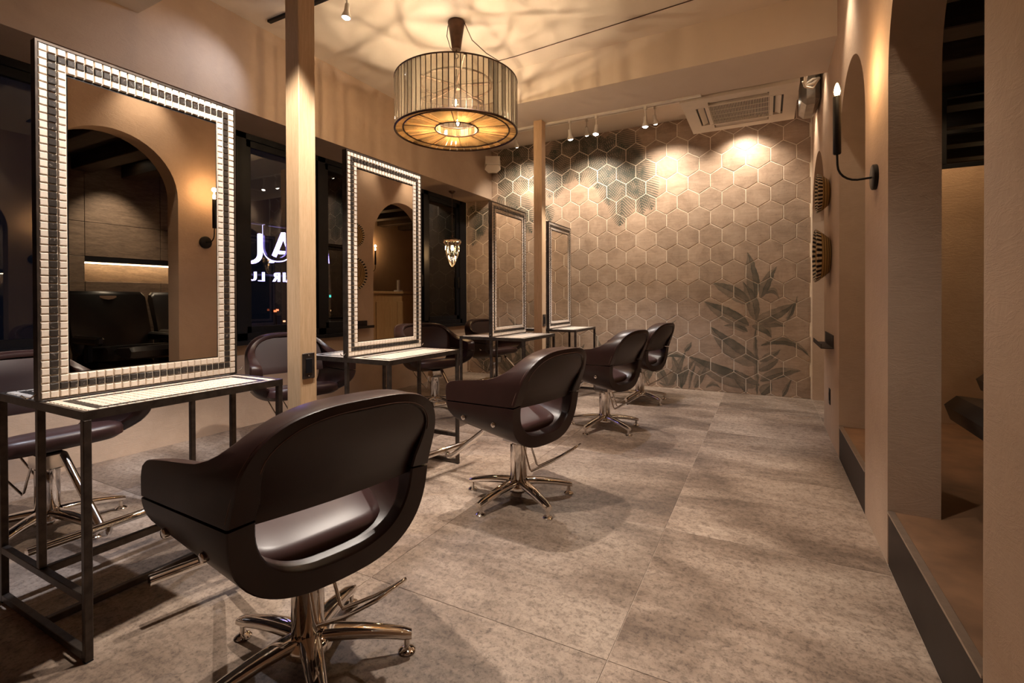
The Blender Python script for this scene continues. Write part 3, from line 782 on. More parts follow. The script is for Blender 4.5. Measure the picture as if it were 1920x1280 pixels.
def station(y0, label, fine, hooks=True):
    """stands along y; x=0 is the mirror plane"""
    Lm = NXT * PT; t = thing('mirror_station', label, 'mirror', (XM, y0 + Lm / 2, 0), 0, 'mosaic framed mirror stations')
    hl = Lm / 2 + .004; hd = .325; zt_ = .695 * H; s_ = .0105; zm = .19
    def bar(name, x0, x1, yy0, yy1, z0, z1): MB().cbox(x0, x1, yy0, yy1, z0, z1, .0018).build(name, M['steel'], t)
    for sx in (-1, 1):
        for sy in (-1, 1):
            x, y = sx * (hd - s_), sy * (hl - s_); bar('leg', x - s_, x + s_, y - s_, y + s_, 0.004, zt_ - .026)
            MB().cbox(x - s_, x + s_, y - s_, y + s_, 0, .004, .001).build('foot_pad', M['black'], t)
    for sy in (-1, 1):
        y = sy * (hl - s_)
        bar('leg', -s_, s_, y - s_, y + s_, zm + .012, zt_ - .026)
        bar('rail', -hd + 2 * s_, hd - 2 * s_, y - s_, y + s_, .006, .030)
        bar('rail', -hd + 2 * s_, hd - 2 * s_, y - s_, y + s_, zm - .013, zm + .0118)
    bar('rail', -s_, s_, -hl + 2 * s_, hl - 2 * s_, .006, .030); bar('rail', -s_, s_, -hl + 2 * s_, hl - 2 * s_, zm - .013, zm + .0118)
    # table top: steel angle frame with mosaic set in
    fr = MB(); e = .012
    fr.box(-hd, hd, -hl, -hl + e, zt_ - .026, zt_).box(-hd, hd, hl - e, hl, zt_ - .026, zt_).box(-hd, -hd + e, -hl + e, hl - e, zt_ - .026, zt_).box(hd - e, hd, -hl + e, hl - e, zt_ - .026, zt_)
    fr.box(-hd + e, hd - e, -hl + e, hl - e, zt_ - .024, zt_ - .006)
    tt = fr.build('tabletop', M['steel'], t)
    for nm, dark in (('mosaic_tiles', 0), ('mosaic_border_tiles', 1)):
        m = MB()
        for sx in (-1, 1):
            for i in range(11):
                for j in range(25):
                    dk = (i in (1, 9) and 1 <= j <= 23) or (j in (1, 23) and 1 <= i <= 9)
                    if dk != bool(dark): continue
                    cx = sx * (.030 + .0265 * (i + .5)); cy = -hl + e + .008 + (2 * hl - 2 * e - .016) * (j + .5) / 25
                    a = .0122; b_ = .0105
                    vs = [(cx + p * a, cy + q * a, zt_ - .006) for p, q in ((-1, -1), (1, -1), (1, 1), (-1, 1))] + [(cx + p * b_, cy + q * b_, zt_ - .0005) for p, q in ((-1, -1), (1, -1), (1, 1), (-1, 1))]
                    m.add(vs, [(4, 5, 6, 7)] + [(k, (k + 1) % 4, 4 + (k + 1) % 4, 4 + k) for k in range(4)])
        tag(m.build(nm, M['tile_dark'] if dark else M['tile_light'], tt), kind='stuff')
    MB().box(-hd + e, hd - e, -hl + e, hl - e, zt_ - .006, zt_ - .0035).build('grout_bed', M['tile_bed'], tt)
    # mirror panel
    zb = zt_ + .002; ht = NZT * PT; th = .017
    pf = MB(); e2 = .006
    pf.box(-th, th, -hl, -hl + e2, zb, zb + ht + .012).box(-th, th, hl - e2, hl, zb, zb + ht + .012).box(-th, th, -hl + e2, hl - e2, zb + ht + .004, zb + ht + .012).box(-th, th, -hl + e2, hl - e2, zb, zb + .004)
    pf.box(-th + .009, th - .009, -hl + e2, hl - e2, zb + .004, zb + ht + .004)
    pan = pf.build('mirror_frame', M['steel'], t)
    x0 = -Lm / 2; w3 = 3 * PT
    for side in (1, -1):
        xf = side * (th - .009); 
        gb = MB()
        for a, b_, c, d in ((x0 + .004, x0 + w3, 0, ht), (-x0 - w3, -x0 - .004, 0, ht), (x0 + w3, -x0 - w3, 0, w3), (x0 + w3, -x0 - w3, ht - w3, ht)):
            gb.box(min(xf, xf + side * .003), max(xf, xf + side * .003), a, b_, zb + .004 + c, zb + .004 + d)
        gb.build('mirror_grout', M['tile_bed'], pan)
        MB().box(min(xf, xf + side * .0015), max(xf, xf + side * .0015), x0 + w3 + .0005, -x0 - w3 - .0005, zb + .0045 + w3, zb + .0035 + ht - w3).build('mirror_bed', M['black'], pan)
        MB().box(min(xf + side * .0015, xf + side * .003), max(xf + side * .0015, xf + side * .003), x0 + w3 + .004, -x0 - w3 - .004, zb + .004 + w3 + .004, zb + .004 + ht - w3 - .009).build('mirror_glass', M['mirror'], pan)
        md, ml = MB(), MB()
        for i in range(NXT):
            for j in range(NZT):
                if 3 <= i < NXT - 3 and 3 <= j < NZT - 3: continue
                dk = (i in (1, NXT - 2) and 1 <= j <= NZT - 2) or (j in (1, NZT - 2) and 1 <= i <= NXT - 2)
                cy = x0 + (i + .5) * PT; cz = zb + .004 + (j + .5) * PT
                if (i in (0, NXT - 1)): cy += .002 if i == 0 else -.002
                if fine and side > 0:
                    o = link('accent_tile' if dk else 'tile', TD if dk else TL, pan, (xf + .003, cy, cz), (0, 0, R(90)))
                    o.rotation_euler = (random.uniform(-.02, .02), random.uniform(-.03, .03), R(90) + random.uniform(-.02, .02))
                else:
                    a = .0109; b_ = .0095; q0 = xf + side * .003; q1 = xf + side * .0085
                    vs = [(q0, cy + p * a, cz + q * a) for p, q in ((-1, -1), (1, -1), (1, 1), (-1, 1))] + [(q1, cy + p * b_, cz + q * b_) for p, q in ((-1, -1), (1, -1), (1, 1), (-1, 1))]
                    (md if dk else ml).add(vs, [(4, 5, 6, 7)] + [(k, (k + 1) % 4, 4 + (k + 1) % 4, 4 + k) for k in range(4)])
        if md.v:
            tag(md.build('mosaic_border_tiles', M['tile_dark'], pan), kind='stuff'); tag(ml.build('mosaic_tiles', M['tile_light'], pan), kind='stuff')
    for sy in (-1, 1):
        pth = [(0, sy * hl, zb + .03)] + [(0, sy * (hl + .012 + .014 * math.sin(R(a))), zb + .03 - .004 - .012 * (1 - math.cos(R(a)))) for a in range(0, 181, 30)] + [(0, sy * (hl + .038), zb + .034)]
        pth = [(0, sy * (hl - .001), zb + .022), (0, sy * (hl + .012), zb + .012), (0, sy * (hl + .026), zb + .012), (0, sy * (hl + .036), zb + .024)]
        MB().tube(pth, .0028, 8).build('towel_hook', M['chrome'], pan, 60)
    return t
ST = [(.628 * H, 'mosaic framed mirror on a steel table, its glass reflecting an archway and the wash room', True),
      (1.845 * H, 'mosaic framed mirror on a steel table, its glass reflecting the woven baskets and the counter', False),
      (3.36 * H, 'mosaic framed mirror on a steel table, before the second post, reflecting hexagon tiles', False),
      (4.51 * H, 'mosaic framed mirror on a steel table, standing closest to the painted hexagon wall', False)]
for y0, lab, fine in ST: station(y0, lab, fine)

# ================================================================== POSTS
def post(x, y, ztop, lab, zo, tall):
    w = .046
    o = thing('wooden_post', lab, 'post', (x, y, 0), 0, 'pale oak posts')
    MB().cbox(-w, w, -w, w, 0, ztop, .003).build('shaft', M['post_wood'], o)
    # outlet plate on the face towards the archways
    ob = thing('wall_outlet', 'dark metal outlet plate screwed to the ' + tall, 'outlet', (x + w, y - .004, zo))
    MB().cbox(0, .006, -.034, .034, -.06, .06, .002).build('plate', M['steel'], ob)
    MB().cbox(.006, .009, -.017, .017, -.034, .034, .001).build('socket', M['black'], ob)
    for s_ in (-1, 1): MB().lathe([(0, .0), (.0035, 0), (.003, .0015), (0, .0015)], 12, m=Matrix.Translation((.006, 0, s_ * .048)) @ Matrix.Rotation(R(90), 4, 'Y')).build('screw', M['nosing'], ob)
post(-1.80 * H, 1.447 * H, ZB, 'pale oak square post between the archway mirror and the basket mirror', .715 * H, 'post beside the lit sign')
post(-1.90 * H, 4.19 * H, ZB, 'pale oak square post in front of the hexagon wall, under the beam', .80 * H, 'post before the hexagon wall')

# ================================================================== CHANDELIER
def chandelier():
    cx, cy = -1.956 * H, 2.885 * H
    t = thing('chandelier', 'round drum chandelier of smoked glass strips with a glowing lower ring', 'chandelier', (cx, cy, 0))
    zt_, zb_ = 2.750, 2.370; r = .465
    n = 72
    w = 2 * math.pi * r / n
    gme = MB().cbox(-.002, .002, -w / 2 + .0035, w / 2 - .0035, zb_, zt_, .0008).mesh('glass_strip', M['lamp_glass'])
    for i in range(n):
        a = 2 * math.pi * i / n
        link('glass_strip', gme, t, (r * math.cos(a), r * math.sin(a), 0), (0, 0, a))
    m = MB()
    for i in range(n):
        a = 2 * math.pi * (i + .5) / n; m.tube([(r * math.cos(a), r * math.sin(a), zb_), (r * math.cos(a), r * math.sin(a), zt_)], .0038, 5)
    m.build('lead_cames', M['bronze'], t)['kind'] = 'stuff'
    def ring(rad, z, tr, nm='ring', mat='bronze'): return MB().tube([(rad * math.cos(2 * math.pi * i / 72), rad * math.sin(2 * math.pi * i / 72), z) for i in range(72)], tr, 8, closed=True).build(nm, M[mat], t, 60)
    ring(r, zt_, .006, 'top_ring'); ring(r, zb_, .008, 'bottom_ring'); ri, rk = .405, .165
    ring(ri, zb_ + .012, .006, 'lower_ring'); ring(rk, zb_ + .020, .006, 'inner_ring'); ring(rk, zb_ + .085, .005, 'inner_ring')
    nb = 56
    # radial glass strips of the lower disc, beaded outer skirt, inner collar
    q = MB(); w0, w1 = 2 * math.pi * ri / nb * .46, 2 * math.pi * rk / nb * .46
    q.add([(ri, -w0, zb_ + .012), (ri, w0, zb_ + .012), (rk, w1, zb_ + .020), (rk, -w1, zb_ + .020), (ri, -w0, zb_ + .016), (ri, w0, zb_ + .016), (rk, w1, zb_ + .024), (rk, -w1, zb_ + .024)],
          [(0, 1, 2, 3), (7, 6, 5, 4), (0, 4, 5, 1), (2, 6, 7, 3), (1, 5, 6, 2), (3, 7, 4, 0)])
    qme = q.mesh('disc_strip', M['disc_glass'])
    for i in range(nb): link('disc_strip', qme, t, (0, 0, 0), (0, 0, 2 * math.pi * i / nb))
    for i in range(10):
        a = 2 * math.pi * (i + .3) / 10; MB().tube([(ri * math.cos(a), ri * math.sin(a), zb_ + .010), (rk * math.cos(a), rk * math.sin(a), zb_ + .018)], .0025, 6).build('spoke', M['bronze'], t)
    c = MB(); wc = 2 * math.pi * rk / 30 * .44; cme = c.cbox(-.002, .002, -wc, wc, zb_ + .020, zb_ + .085, .0006).mesh('collar_strip', M['disc_glass'])
    for i in range(30):
        a = 2 * math.pi * i / 30; link('collar_strip', cme, t, (rk * math.cos(a), rk * math.sin(a), 0), (0, 0, a))
    s = MB(); ws = 2 * math.pi * .435 / 48 * .45
    s.add([(.460, -ws, zb_ + .004), (.460, ws, zb_ + .004), (ri, ws, zb_ + .012), (ri, -ws, zb_ + .012), (.460, -ws, zb_ + .008), (.460, ws, zb_ + .008), (ri, ws, zb_ + .016), (ri, -ws, zb_ + .016)],
          [(0, 1, 2, 3), (7, 6, 5, 4), (0, 4, 5, 1), (2, 6, 7, 3), (1, 5, 6, 2), (3, 7, 4, 0)])
    sme = s.mesh('skirt_strip', M['disc_glass'])
    for i in range(48): link('skirt_strip', sme, t, (0, 0, 0), (0, 0, 2 * math.pi * i / 48))
    # upper carrying frame: hub, spokes
    MB().lathe([(0, zt_ - .05), (.028, zt_ - .05), (.03, zt_ - .03), (.012, zt_ + .01), (.008, zt_ + .05), (0, zt_ + .05)], 20).build('hub', M['bronze'], t, 40)
    for i in range(5):
        a = 2 * math.pi * i / 5 + .4; MB().tube([(.02 * math.cos(a), .02 * math.sin(a), zt_ - .02), (r * math.cos(a), r * math.sin(a), zt_ - .004)], .010, 8).build('spoke', M['bronze'], t, 60)
    ring(.27, zt_ - .012, .008, 'frame_ring')
    # bulbs on arms
    bm_ = emit('chandelier_filament', (1.0, .80, .58), 2700.0)
    for i in range(4):
        a = 2 * math.pi * i / 4 + .55; x, y = .20 * math.cos(a), .20 * math.sin(a)
        MB().tube([(.02 * math.cos(a), .02 * math.sin(a), zt_ - .04), (x * .6, y * .6, zt_ - .10), (x, y, zt_ - .135), (x, y, zt_ - .17)], .006, 8).build('lamp_arm', M['bronze'], t, 60)
        b_ = MB().lathe([(0, -.095), (.012, -.092), (.021, -.078), (.024, -.06), (.018, -.03), (.012, -.01), (.012, .0)], 16, (x, y, zt_ - .17)).build('bulb', M['clear_glass'], t, 60)
        MB().lathe([(0, -.080), (.006, -.077), (.009, -.066), (.009, -.052), (.005, -.042), (0, -.040)], 10, (x, y, zt_ - .17)).build('filament', bm_, b_, 60)
    # canopy, hook
    MB().lathe([(0, ZC), (.062, ZC), (.066, ZC - .012), (.060, ZC - .04), (.050, ZC - .10), (.036, ZC - .20), (.034, ZC - .215), (.0, ZC - .218)], 28).build('canopy', M['bronze'], t, 45)
    zh = ZC - .218
    MB().tube([(0, 0, zh), (0, 0, zh - .03)] + [(.018 * math.sin(R(k)), 0, zh - .048 + .018 * math.cos(R(k))) for k in range(0, 300, 30)], .0045, 8).build('hook', M['bronze'], t, 60)
    MB().tube([(0, 0, zt_ + .05), (0, 0, zh - .06)], .004, 8).build('chain_link', M['bronze'], t, 60)
    MB().tube([(-.062, -.02, ZC - .02), (-.075, -.02, ZC - .10), (-.05, -.01, ZC - .19), (-.008, 0, ZC - .245), (0, 0, zt_ + .05)], .003, 6).build('cable', M['black_matte'], t, 60)
    return t
chandelier()
# cord running over the ceiling towards the archways
cc = [(-1.956 * H + .05, 2.885 * H + .03, ZC - .02)]
def on_ceil(u, v, dz=.006):
    d = ray(u, v); tt = (ZC - dz - H) / d.z; return (d.x * tt, d.y * tt, ZC - dz)
cc = [(-1.956 * H + .068, 2.885 * H + .01, ZC - .02), on_ceil(885, 75, .10), on_ceil(912, 100, .08), on_ceil(935, 114, .04)] + [on_ceil(u, 114 - (u - 940) * .318 + 9 * math.sin((u - 940) / 470 * math.pi) * 0, .006) for u in range(965, 1400, 40)]
tag(MB().tube(cc, .0035, 6).build('power_cord', M['bronze'], smooth=60), 'thin brown cord running from the drum lamp across the ceiling', 'cord')

# ================================================================== TRACKS AND SPOTLIGHTS
def track(x0, x1, y, z, lab, black=False):
    o = MB().cbox(x0, x1, y - .016, y + .016, z - .018, z, .002).build('light_track', M['black'] if black else M['brass_white'])
    return tag(o, lab, 'track', 'lighting tracks')
track(-3.12 * H, -.2 * H, 2.25 * H, ZC, 'slim black lighting track on the ceiling above the lit sign', True)
track(-2.9 * H, -.47 * H, 4.262 * H, ZB, 'white lighting track along the underside of the beam')
track(-2.9 * H, -.70 * H, 5.08 * H, ZC, 'white lighting track on the ceiling close to the hexagon wall')
track(-3.0 * H, .2 * H, 1.05 * H, ZB, 'white lighting track under the beam over the steel table with the archway mirror')
LENS = {}
def head(x, y, z, target, power, col, angle, lab, blend=.5, size=.025, glow=25):
    """track head hanging below z, aimed at target, with its lamp"""
    t = thing('spotlight', lab, 'spotlight', (x, y, z), 0, 'track spotlights')
    MB().cbox(-.012, .012, -.02, .02, -.03, 0, .002).build('adapter', M['brass_white'], t)
    MB().tube([(0, 0, -.028), (0, 0, -.115)], .006, 8).build('stem', M['brass_white'], t)
    piv = Vector((0, 0, -.125)); d = (Vector(target) - Vector((x, y, z)) - piv).normalized()
    q = d.to_track_quat('-Z', 'Y').to_matrix().to_4x4(); mt = Matrix.Translation(piv) @ q
    MB().lathe([(0, .035), (.016, .035), (.017, .0), (.019, -.02), (.030, -.048), (.031, -.060), (.027, -.060), (.024, -.052)], 20, m=mt).build('body', M['brass_white'], t, 40)
    key = (col, glow)
    if key not in LENS: LENS[key] = emit('lamp_lens', col, glow)
    MB().lathe([(0, -.072), (.012, -.070), (.021, -.064), (.0258, -.056), (.0258, -.052), (0, -.052)], 20, m=mt).build('lens', LENS[key], t)
    p = piv + d * .085
    lamp('spot_lamp', 'SPOT', t, p, power, col, p + d, size, angle, blend)
    return t
K_ = 1.0
# wall washers on the far track
for u_, u2, v2, pw, lab in ((968, 985, 330, 80, 'white spotlight over the leftmost palm fronds'), (1100, 1108, 350, 95, 'white spotlight before the middle of the palm fronds'),
                            (1228, 1252, 320, 92, 'white spotlight right of the palm fronds, lighting bare hexagon tiles'), (1390, 1398, 290, 62, 'white spotlight hidden behind the air conditioner')):
    d = ray(u_, 260); tt = 5.08 * H / d.y; X = d.x * tt
    tx, tz = on_far(u2, v2)
    head(X, (5.08 if u_ < 1300 else 5.30) * H, ZC - (.018 if u_ < 1300 else 0), (tx, YF, tz - .60), pw, (1.0, .86, .69), 112, lab, 1.0)
# beam track
d = ray(1118, 240); X1 = d.x * 4.262 * H / d.y; d = ray(1210, 215); X2 = d.x * 4.262 * H / d.y
head(X1, 4.262 * H, ZB - .018, (-1.45 * H, 3.75 * H, .0), 95, NEUT, 76, 'white spotlight on the beam track with a warm lamp', .35)
head(X2, 4.262 * H, ZB - .018, (-1.0 * H, 4.5 * H, .0), 60, COOL, 80, 'white spotlight on the beam track with a cold bluish lamp', .5)
head(-1.62 * H, 4.262 * H, ZB - .018, (-1.62 * H, 4.8 * H, .75), 60, NEUT, 60, 'white spotlight on the beam track behind the wooden post', .5)
# ceiling track in the middle
head(-2.36 * H, 2.25 * H, ZC - .018, (-2.55 * H, 2.0 * H, .0), 80, COOL, 78, 'white spotlight on the black ceiling track above the lit sign', .5, glow=40)
head(-1.40 * H, 2.25 * H, ZC - .018, (-1.55 * H, 2.15 * H, .0), 200, NEUT, 84, 'white spotlight on the black track over the basket mirror', .3)
head(-2.75 * H, 2.25 * H, ZC - .018, (XS, 1.75 * H, 2.5), 16, COOL, 80, 'white spotlight on the black track washing the window soffit', 1.0)
# near track
head(-1.36 * H, 1.05 * H, ZB - .018, (-1.66 * H, .90 * H, .0), 170, NEUT, 92, 'white spotlight over the archway mirror table', .3)
head(-2.45 * H, 1.05 * H, ZB - .018, (-2.5 * H, .8 * H, 0), 120, COOL, 78, 'white cold spotlight over the window side of the archway mirror', .5)
head(-.35 * H, 1.05 * H, ZB - .018, (-.3 * H, 2.0 * H, 0), 48, NEUT, 80, 'white spotlight over the floor in front of the wash room step', .8)
# small spots grazing the right wall over the arches
for y, zz, lab in ((2.0, ZC, 'white spotlight grazing the plaster over the first archway'), (3.2, ZC, 'white spotlight grazing the plaster over the second archway'), (4.42, ZC, 'white spotlight above the woven baskets'), (5.2, ZC, 'white spotlight grazing the plaster over the farthest archway')):
    head((.27 if y > 4.1 and y < 5 else .20) * H, y * H, zz - .005, (XR, y * H, zz - .72 * H), 20, WARM, 80, lab, 1.0)

# ================================================================== AIR CONDITIONER, DUCT, SPEAKER
def aircon():
    s_ = .88 * H; z = 2.66 * H; cx = -.2075 * H; cy = 4.755 * H
    t = thing('air_conditioner', 'white ceiling cassette air conditioner with a slatted centre grille', 'air conditioner', (cx, cy, z)); a = s_ / 2
    p = MB(); gi_ = .25; o_in = .285; o_out = .365; ol = .25
    # panel as bands around the grille and four outlet slots
    zt_ = .028
    for x0, x1, y0, y1 in ((-a, a, -a, -o_out), (-a, a, o_out, a), (-a, -o_out, -o_out, o_out), (o_out, a, -o_out, o_out),
                           (-o_in, o_in, -o_in, -gi_), (-o_in, o_in, gi_, o_in), (-o_in, -gi_, -gi_, gi_), (gi_, o_in, -gi_, gi_),
                           (-o_out, -ol, -o_out, -o_in), (ol, o_out, -o_out, -o_in), (-o_out, -ol, o_in, o_out), (ol, o_out, o_in, o_out),
                           (-o_out, -o_in, -o_in, -ol), (-o_out, -o_in, ol, o_in), (o_in, o_out, -o_in, -ol), (o_in, o_out, ol, o_in)):
        p.box(x0, x1, y0, y1, 0, zt_)
    p.box(-a + .02, a - .02, -a + .02, a - .02, zt_, zt_ + .03)
    p.build('panel', M['ac_white'], t)
    MB().box(-a + .05, a - .05, -a + .05, a - .05, zt_ + .03, ZC - z - .02).build('body', M['ac_white'], t)
    MB().box(-o_out, o_out, -o_out, o_out, zt_ - .004, zt_ - .001).build('recess', M['black'], t)
    for k in range(4):
        m = Matrix.Rotation(R(90 * k), 4, 'Z') @ Matrix.Translation((0, -(o_in + o_out) / 2, .012)) @ Matrix.Rotation(R(25), 4, 'X')
        if k == 0: m = Matrix.Translation((0, -(o_in + o_out) / 2 - .012, .018))
        MB().cbox(-ol + .012, ol - .012, -.026, .026, -.004, .004, .002, m).build('flap', M['ac_white'], t)
    sl = MB().box(-.003, .003, -gi_, gi_, 0, .014).mesh('slat', M['ac_white'])
    for i in range(38): link('slat', sl, t, (-gi_ + (i + .5) * 2 * gi_ / 38, 0, .004))
    for y in (-.12, 0, .12): MB().box(-gi_, gi_, y - .002, y + .002, .002, .006).build('grille_bar', M['ac_white'], t)
    for y in (-1, 1):
        MB().box(-gi_ - .02, gi_ + .02, y * (gi_ + .012) - .006, y * (gi_ + .012) + .006, -.003, 0).build('grille_rim', M['ac_white'], t)
    return t
aircon()
du = thing('air_duct', 'grey wrapped duct squeezed between the air conditioner and the right wall', 'duct', (.33 * H, 4.86 * H, 0))
MB().cbox(-.075, .07, -.22, .25, 2.60 * H, ZC - .05, .04).build('duct_box', M['foil'], du, 30)
for k in range(3):
    MB().tube([(-.08 + .02 * k, -.5, 2.90 + .05 * k), (-.06, -.45 + .05 * k, 2.87 + .03 * k), (.0, -.36, 2.88 + .04 * k), (.05, -.30, 2.98), (.05, -.2, 3.02)], .009 + .004 * (k == 1), 8).build('pipe', M['ac_white'], du, 60)
sp = thing('loudspeaker', 'small cream loudspeaker tilted down in the corner over the windows', 'loudspeaker', (-3.11 * H, 5.40 * H, 2.72 * H))
mt = Matrix.Rotation(R(30), 4, 'Z') @ Matrix.Rotation(R(-25), 4, 'X')
MB().prism([(-.11, .0), (-.08, -.10), (.08, -.10), (.11, .0), (.06, .07), (-.06, .07)], -.075, .075, mt).build('cabinet', M['ac_white'], sp)
MB().cbox(-.10, .10, -.112, -.101, -.07, .07, .004, mt).build('speaker_grille', M['ac_white'], sp)
MB().tube([(0, .05, 0), (-.06, .08, .04), (XS + 3.11 * H, .08, .04)], .012, 8).build('bracket', M['ac_white'], sp)

# ================================================================== RIGHT WALL: SCONCES, BASKETS, SHELF, SWITCH
bulb_m = emit('candle_flame_lamp', (1.0, .60, .26), 60.0)
def sconce(x, y, z, face, lab):
    """face: +1 means the arm reaches towards -x"""
    t = thing('wall_sconce', lab, 'sconce', (x, y, z), 0, 'black candle wall lamps')
    rot = {'-x': 0, '-y': R(90), '+x': R(180)}[face]; t.rotation_euler = (0, 0, rot)
    MB().lathe([(0, 0), (.055, 0), (.056, .003), (.056, .015), (.052, .018), (0, .018)], 32, m=Matrix.Rotation(R(-90), 4, 'Y')).build('wall_plate', M['black_matte'], t, 40)
    arm = [(-.018, 0, 0), (-.07, 0, -.004)] + [(-.07 - .075 * math.sin(R(a)), 0, .071 - .075 * math.cos(R(a))) for a in range(15, 91, 15)] + [(-.147, 0, .125)]
    MB().tube(arm, .005, 8).build('arm', M['black_matte'], t, 60)
    MB().lathe([(0, .118), (.014, .122), (.0165, .126), (.0165, .385), (.0145, .388), (0, .388)], 20, (-.147, 0, 0)).build('candle_tube', M['black_matte'], t, 40)
    MB().lathe([(0, .388), (.007, .388), (.012, .402), (.013, .412), (.009, .432), (.004, .446), (0, .45)], 14, (-.147, 0, 0)).build('bulb', bulb_m, t, 60)
    lamp('bulb_glow', 'POINT', t, (-.147, 0, .475), 3.5, (1.0, .62, .30), None, .02)
    return t
sconce(XR, 2.475 * H, 1.50 * H, '-x', 'black candle wall lamp with curved arm on the pier between two archways')
def basket(y, z, r_, dep, dark, lab):
    t = thing('woven_basket', lab, 'basket', (XR, y, z), 0, 'woven baskets hung on the right wall')
    m = Matrix.Rotation(R(-90), 4, 'Y')
    MB().lathe([(0, .004), (r_ * .45, .004), (r_ * .62, .02), (r_ * .80, dep * .6), (r_ * .97, dep), (r_, dep - .004), (r_ * .84, dep * .6 - .012), (r_ * .66, .008), (r_ * .46, 0), (0, 0)], 56, m=m).build('bowl', M['weave'], t, 40)
    # rim band: alternating dark and pale wrapped coils
    nseg = 60
    for k in range(nseg):
        a0 = 2 * math.pi * k / nseg; pts = []
        prof = [(r_ * .885, dep * .80 + .001), (r_ * .97, dep + .002), (r_ * 1.008, dep - .003), (r_ * .925, dep * .80 - .0125)]
        vs = []
        for a in (a0, a0 + 2 * math.pi / nseg * .93):
            for (rr, zz) in prof: vs.append(m @ Vector((rr * math.cos(a), rr * math.sin(a), zz)))
        key = (round(r_, 3), k % 2)
        MB().add(vs, [(0, 1, 5, 4), (1, 2, 6, 5), (2, 3, 7, 6), (0, 3, 2, 1), (4, 5, 6, 7), (0, 4, 7, 3)]).build('rim_wrap', M['black_matte'] if k % 2 == 0 else M['weave_pale'], t)
    return t
mw, nt, b = nodes('woven_straw')
v = coords(nt, 'Object'); wv = N(nt, 'ShaderNodeTexWave', wave_type='RINGS', rings_direction='X'); wv.inputs['Scale'].default_value = 22; wv.inputs['Distortion'].default_value = .6
nt.links.new(v.outputs[0], wv.inputs[0])
r_ = ramp(nt, wv.outputs[0], [(.2, (.22, .13, .045)), (.8, (.46, .30, .12))]); nt.links.new(r_.outputs[0], b.inputs['Base Color']); b.inputs['Roughness'].default_value = .8
bump(nt, b, wv.outputs[0], .6, .004); M['weave'] = mw
M['weave_pale'] = simple('pale_straw', (.60, .48, .32), .8, 0, .15, 40)
basket(4.12 * H, 1.305 * H, .205, .10, True, 'larger woven straw basket with a black and pale striped rim, hung lower')
basket(4.14 * H, 1.757 * H, .150, .085, True, 'smaller woven straw basket with a striped rim, hung higher')
sh = thing('wall_shelf', 'short black steel shelf with upturned lip under the baskets', 'shelf', (XR, 4.14 * H, .66 * H))
MB().cbox(-.004, 0, -.27, .27, 0, .095, .001).build('back_plate', M['riser'], sh)
MB().cbox(-.08, -.004, -.32, .32, 0, .004, .001).build('tray', M['riser'], sh)
MB().cbox(-.084, -.08, -.32, .32, 0, .035, .001).build('lip', M['riser'], sh)
sw = thing('wall_switch', 'flat black switch plate low on the right wall below the shelf', 'switch', (XR, 4.10 * H, .30 * H))
MB().cbox(-.006, 0, -.035, .035, -.06, .06, .002).build('plate', M['black'], sw); MB().cbox(-.009, -.006, -.016, .016, -.03, .03, .001).build('rocker', M['steel'], sw)

# ================================================================== GLASS PENDANT BY THE WINDOW
def pendant():
    d = ray(848, 455); tt = -3.42 * H / d.x; x, y = -3.42 * H, d.y * tt
    zc = H + d.z * tt
    t = thing('glass_pendant', 'small fluted glass drop pendant glowing in front of the dark window', 'pendant lamp', (x, y, 0))
    ztop = H + ray(848, 448).z * tt; zbot = H + ray(848, 500).z * tt; hgt = ztop - zbot
    def fl(prof, nm, n=40, flute=.10):
        vs = []; fs = []; k = len(prof)
        for i in range(n):
            a = 2 * math.pi * i / n; f = 1 + flute * (1 if i % 4 < 2 else -1)
            for r, z in prof: vs.append((r * f * math.cos(a), r * f * math.sin(a), z))
        for i in range(n):
            for j in range(k - 1):
                a, b_ = i * k + j, ((i + 1) % n) * k + j; fs.append((a, b_, b_ + 1, a + 1))
        return MB().add(vs, fs).build(nm, M['clear_glass'], t, 60)
    fl([(.085, ztop - hgt * .22), (.088, ztop - hgt * .30), (.080, ztop - hgt * .50), (.058, ztop - hgt * .72), (.030, ztop - hgt * .90), (.006, zbot)], 'drop_shade')
    fl([(.095, ztop - hgt * .20), (.112, ztop - hgt * .12), (.105, ztop - hgt * .04), (.07, ztop)], 'crown', 40, .08)
    MB().lathe([(0, ztop + .05), (.012, ztop + .05), (.014, ztop + .02), (.07, ztop), (.09, ztop - .02), (.085, ztop - .024), (0, ztop - .0)], 24).build('cap', M['bronze'], t, 40)
    MB().tube([(0, 0, ztop + .05), (0, 0, ZS)], .003, 6).build('chain', M['bronze'], t)
    MB().lathe([(0, 0), (.045, 0), (.045, -.012), (.02, -.03), (0, -.03)], 20, (0, 0, ZS)).build('ceiling_rose', M['bronze'], t, 40)
    MB().lathe([(0, -.035), (.014, -.025), (.018, 0), (.012, .03), (0, .03)], 14, (0, 0, ztop - hgt * .32)).build('bulb', emit('pendant_lamp', (1, .66, .32), 70), t, 60)
    lamp('bulb_glow', 'POINT', t, (0, 0, ztop - hgt * .55), 4.0, (1.0, .62, .30), None, .02)
pendant()

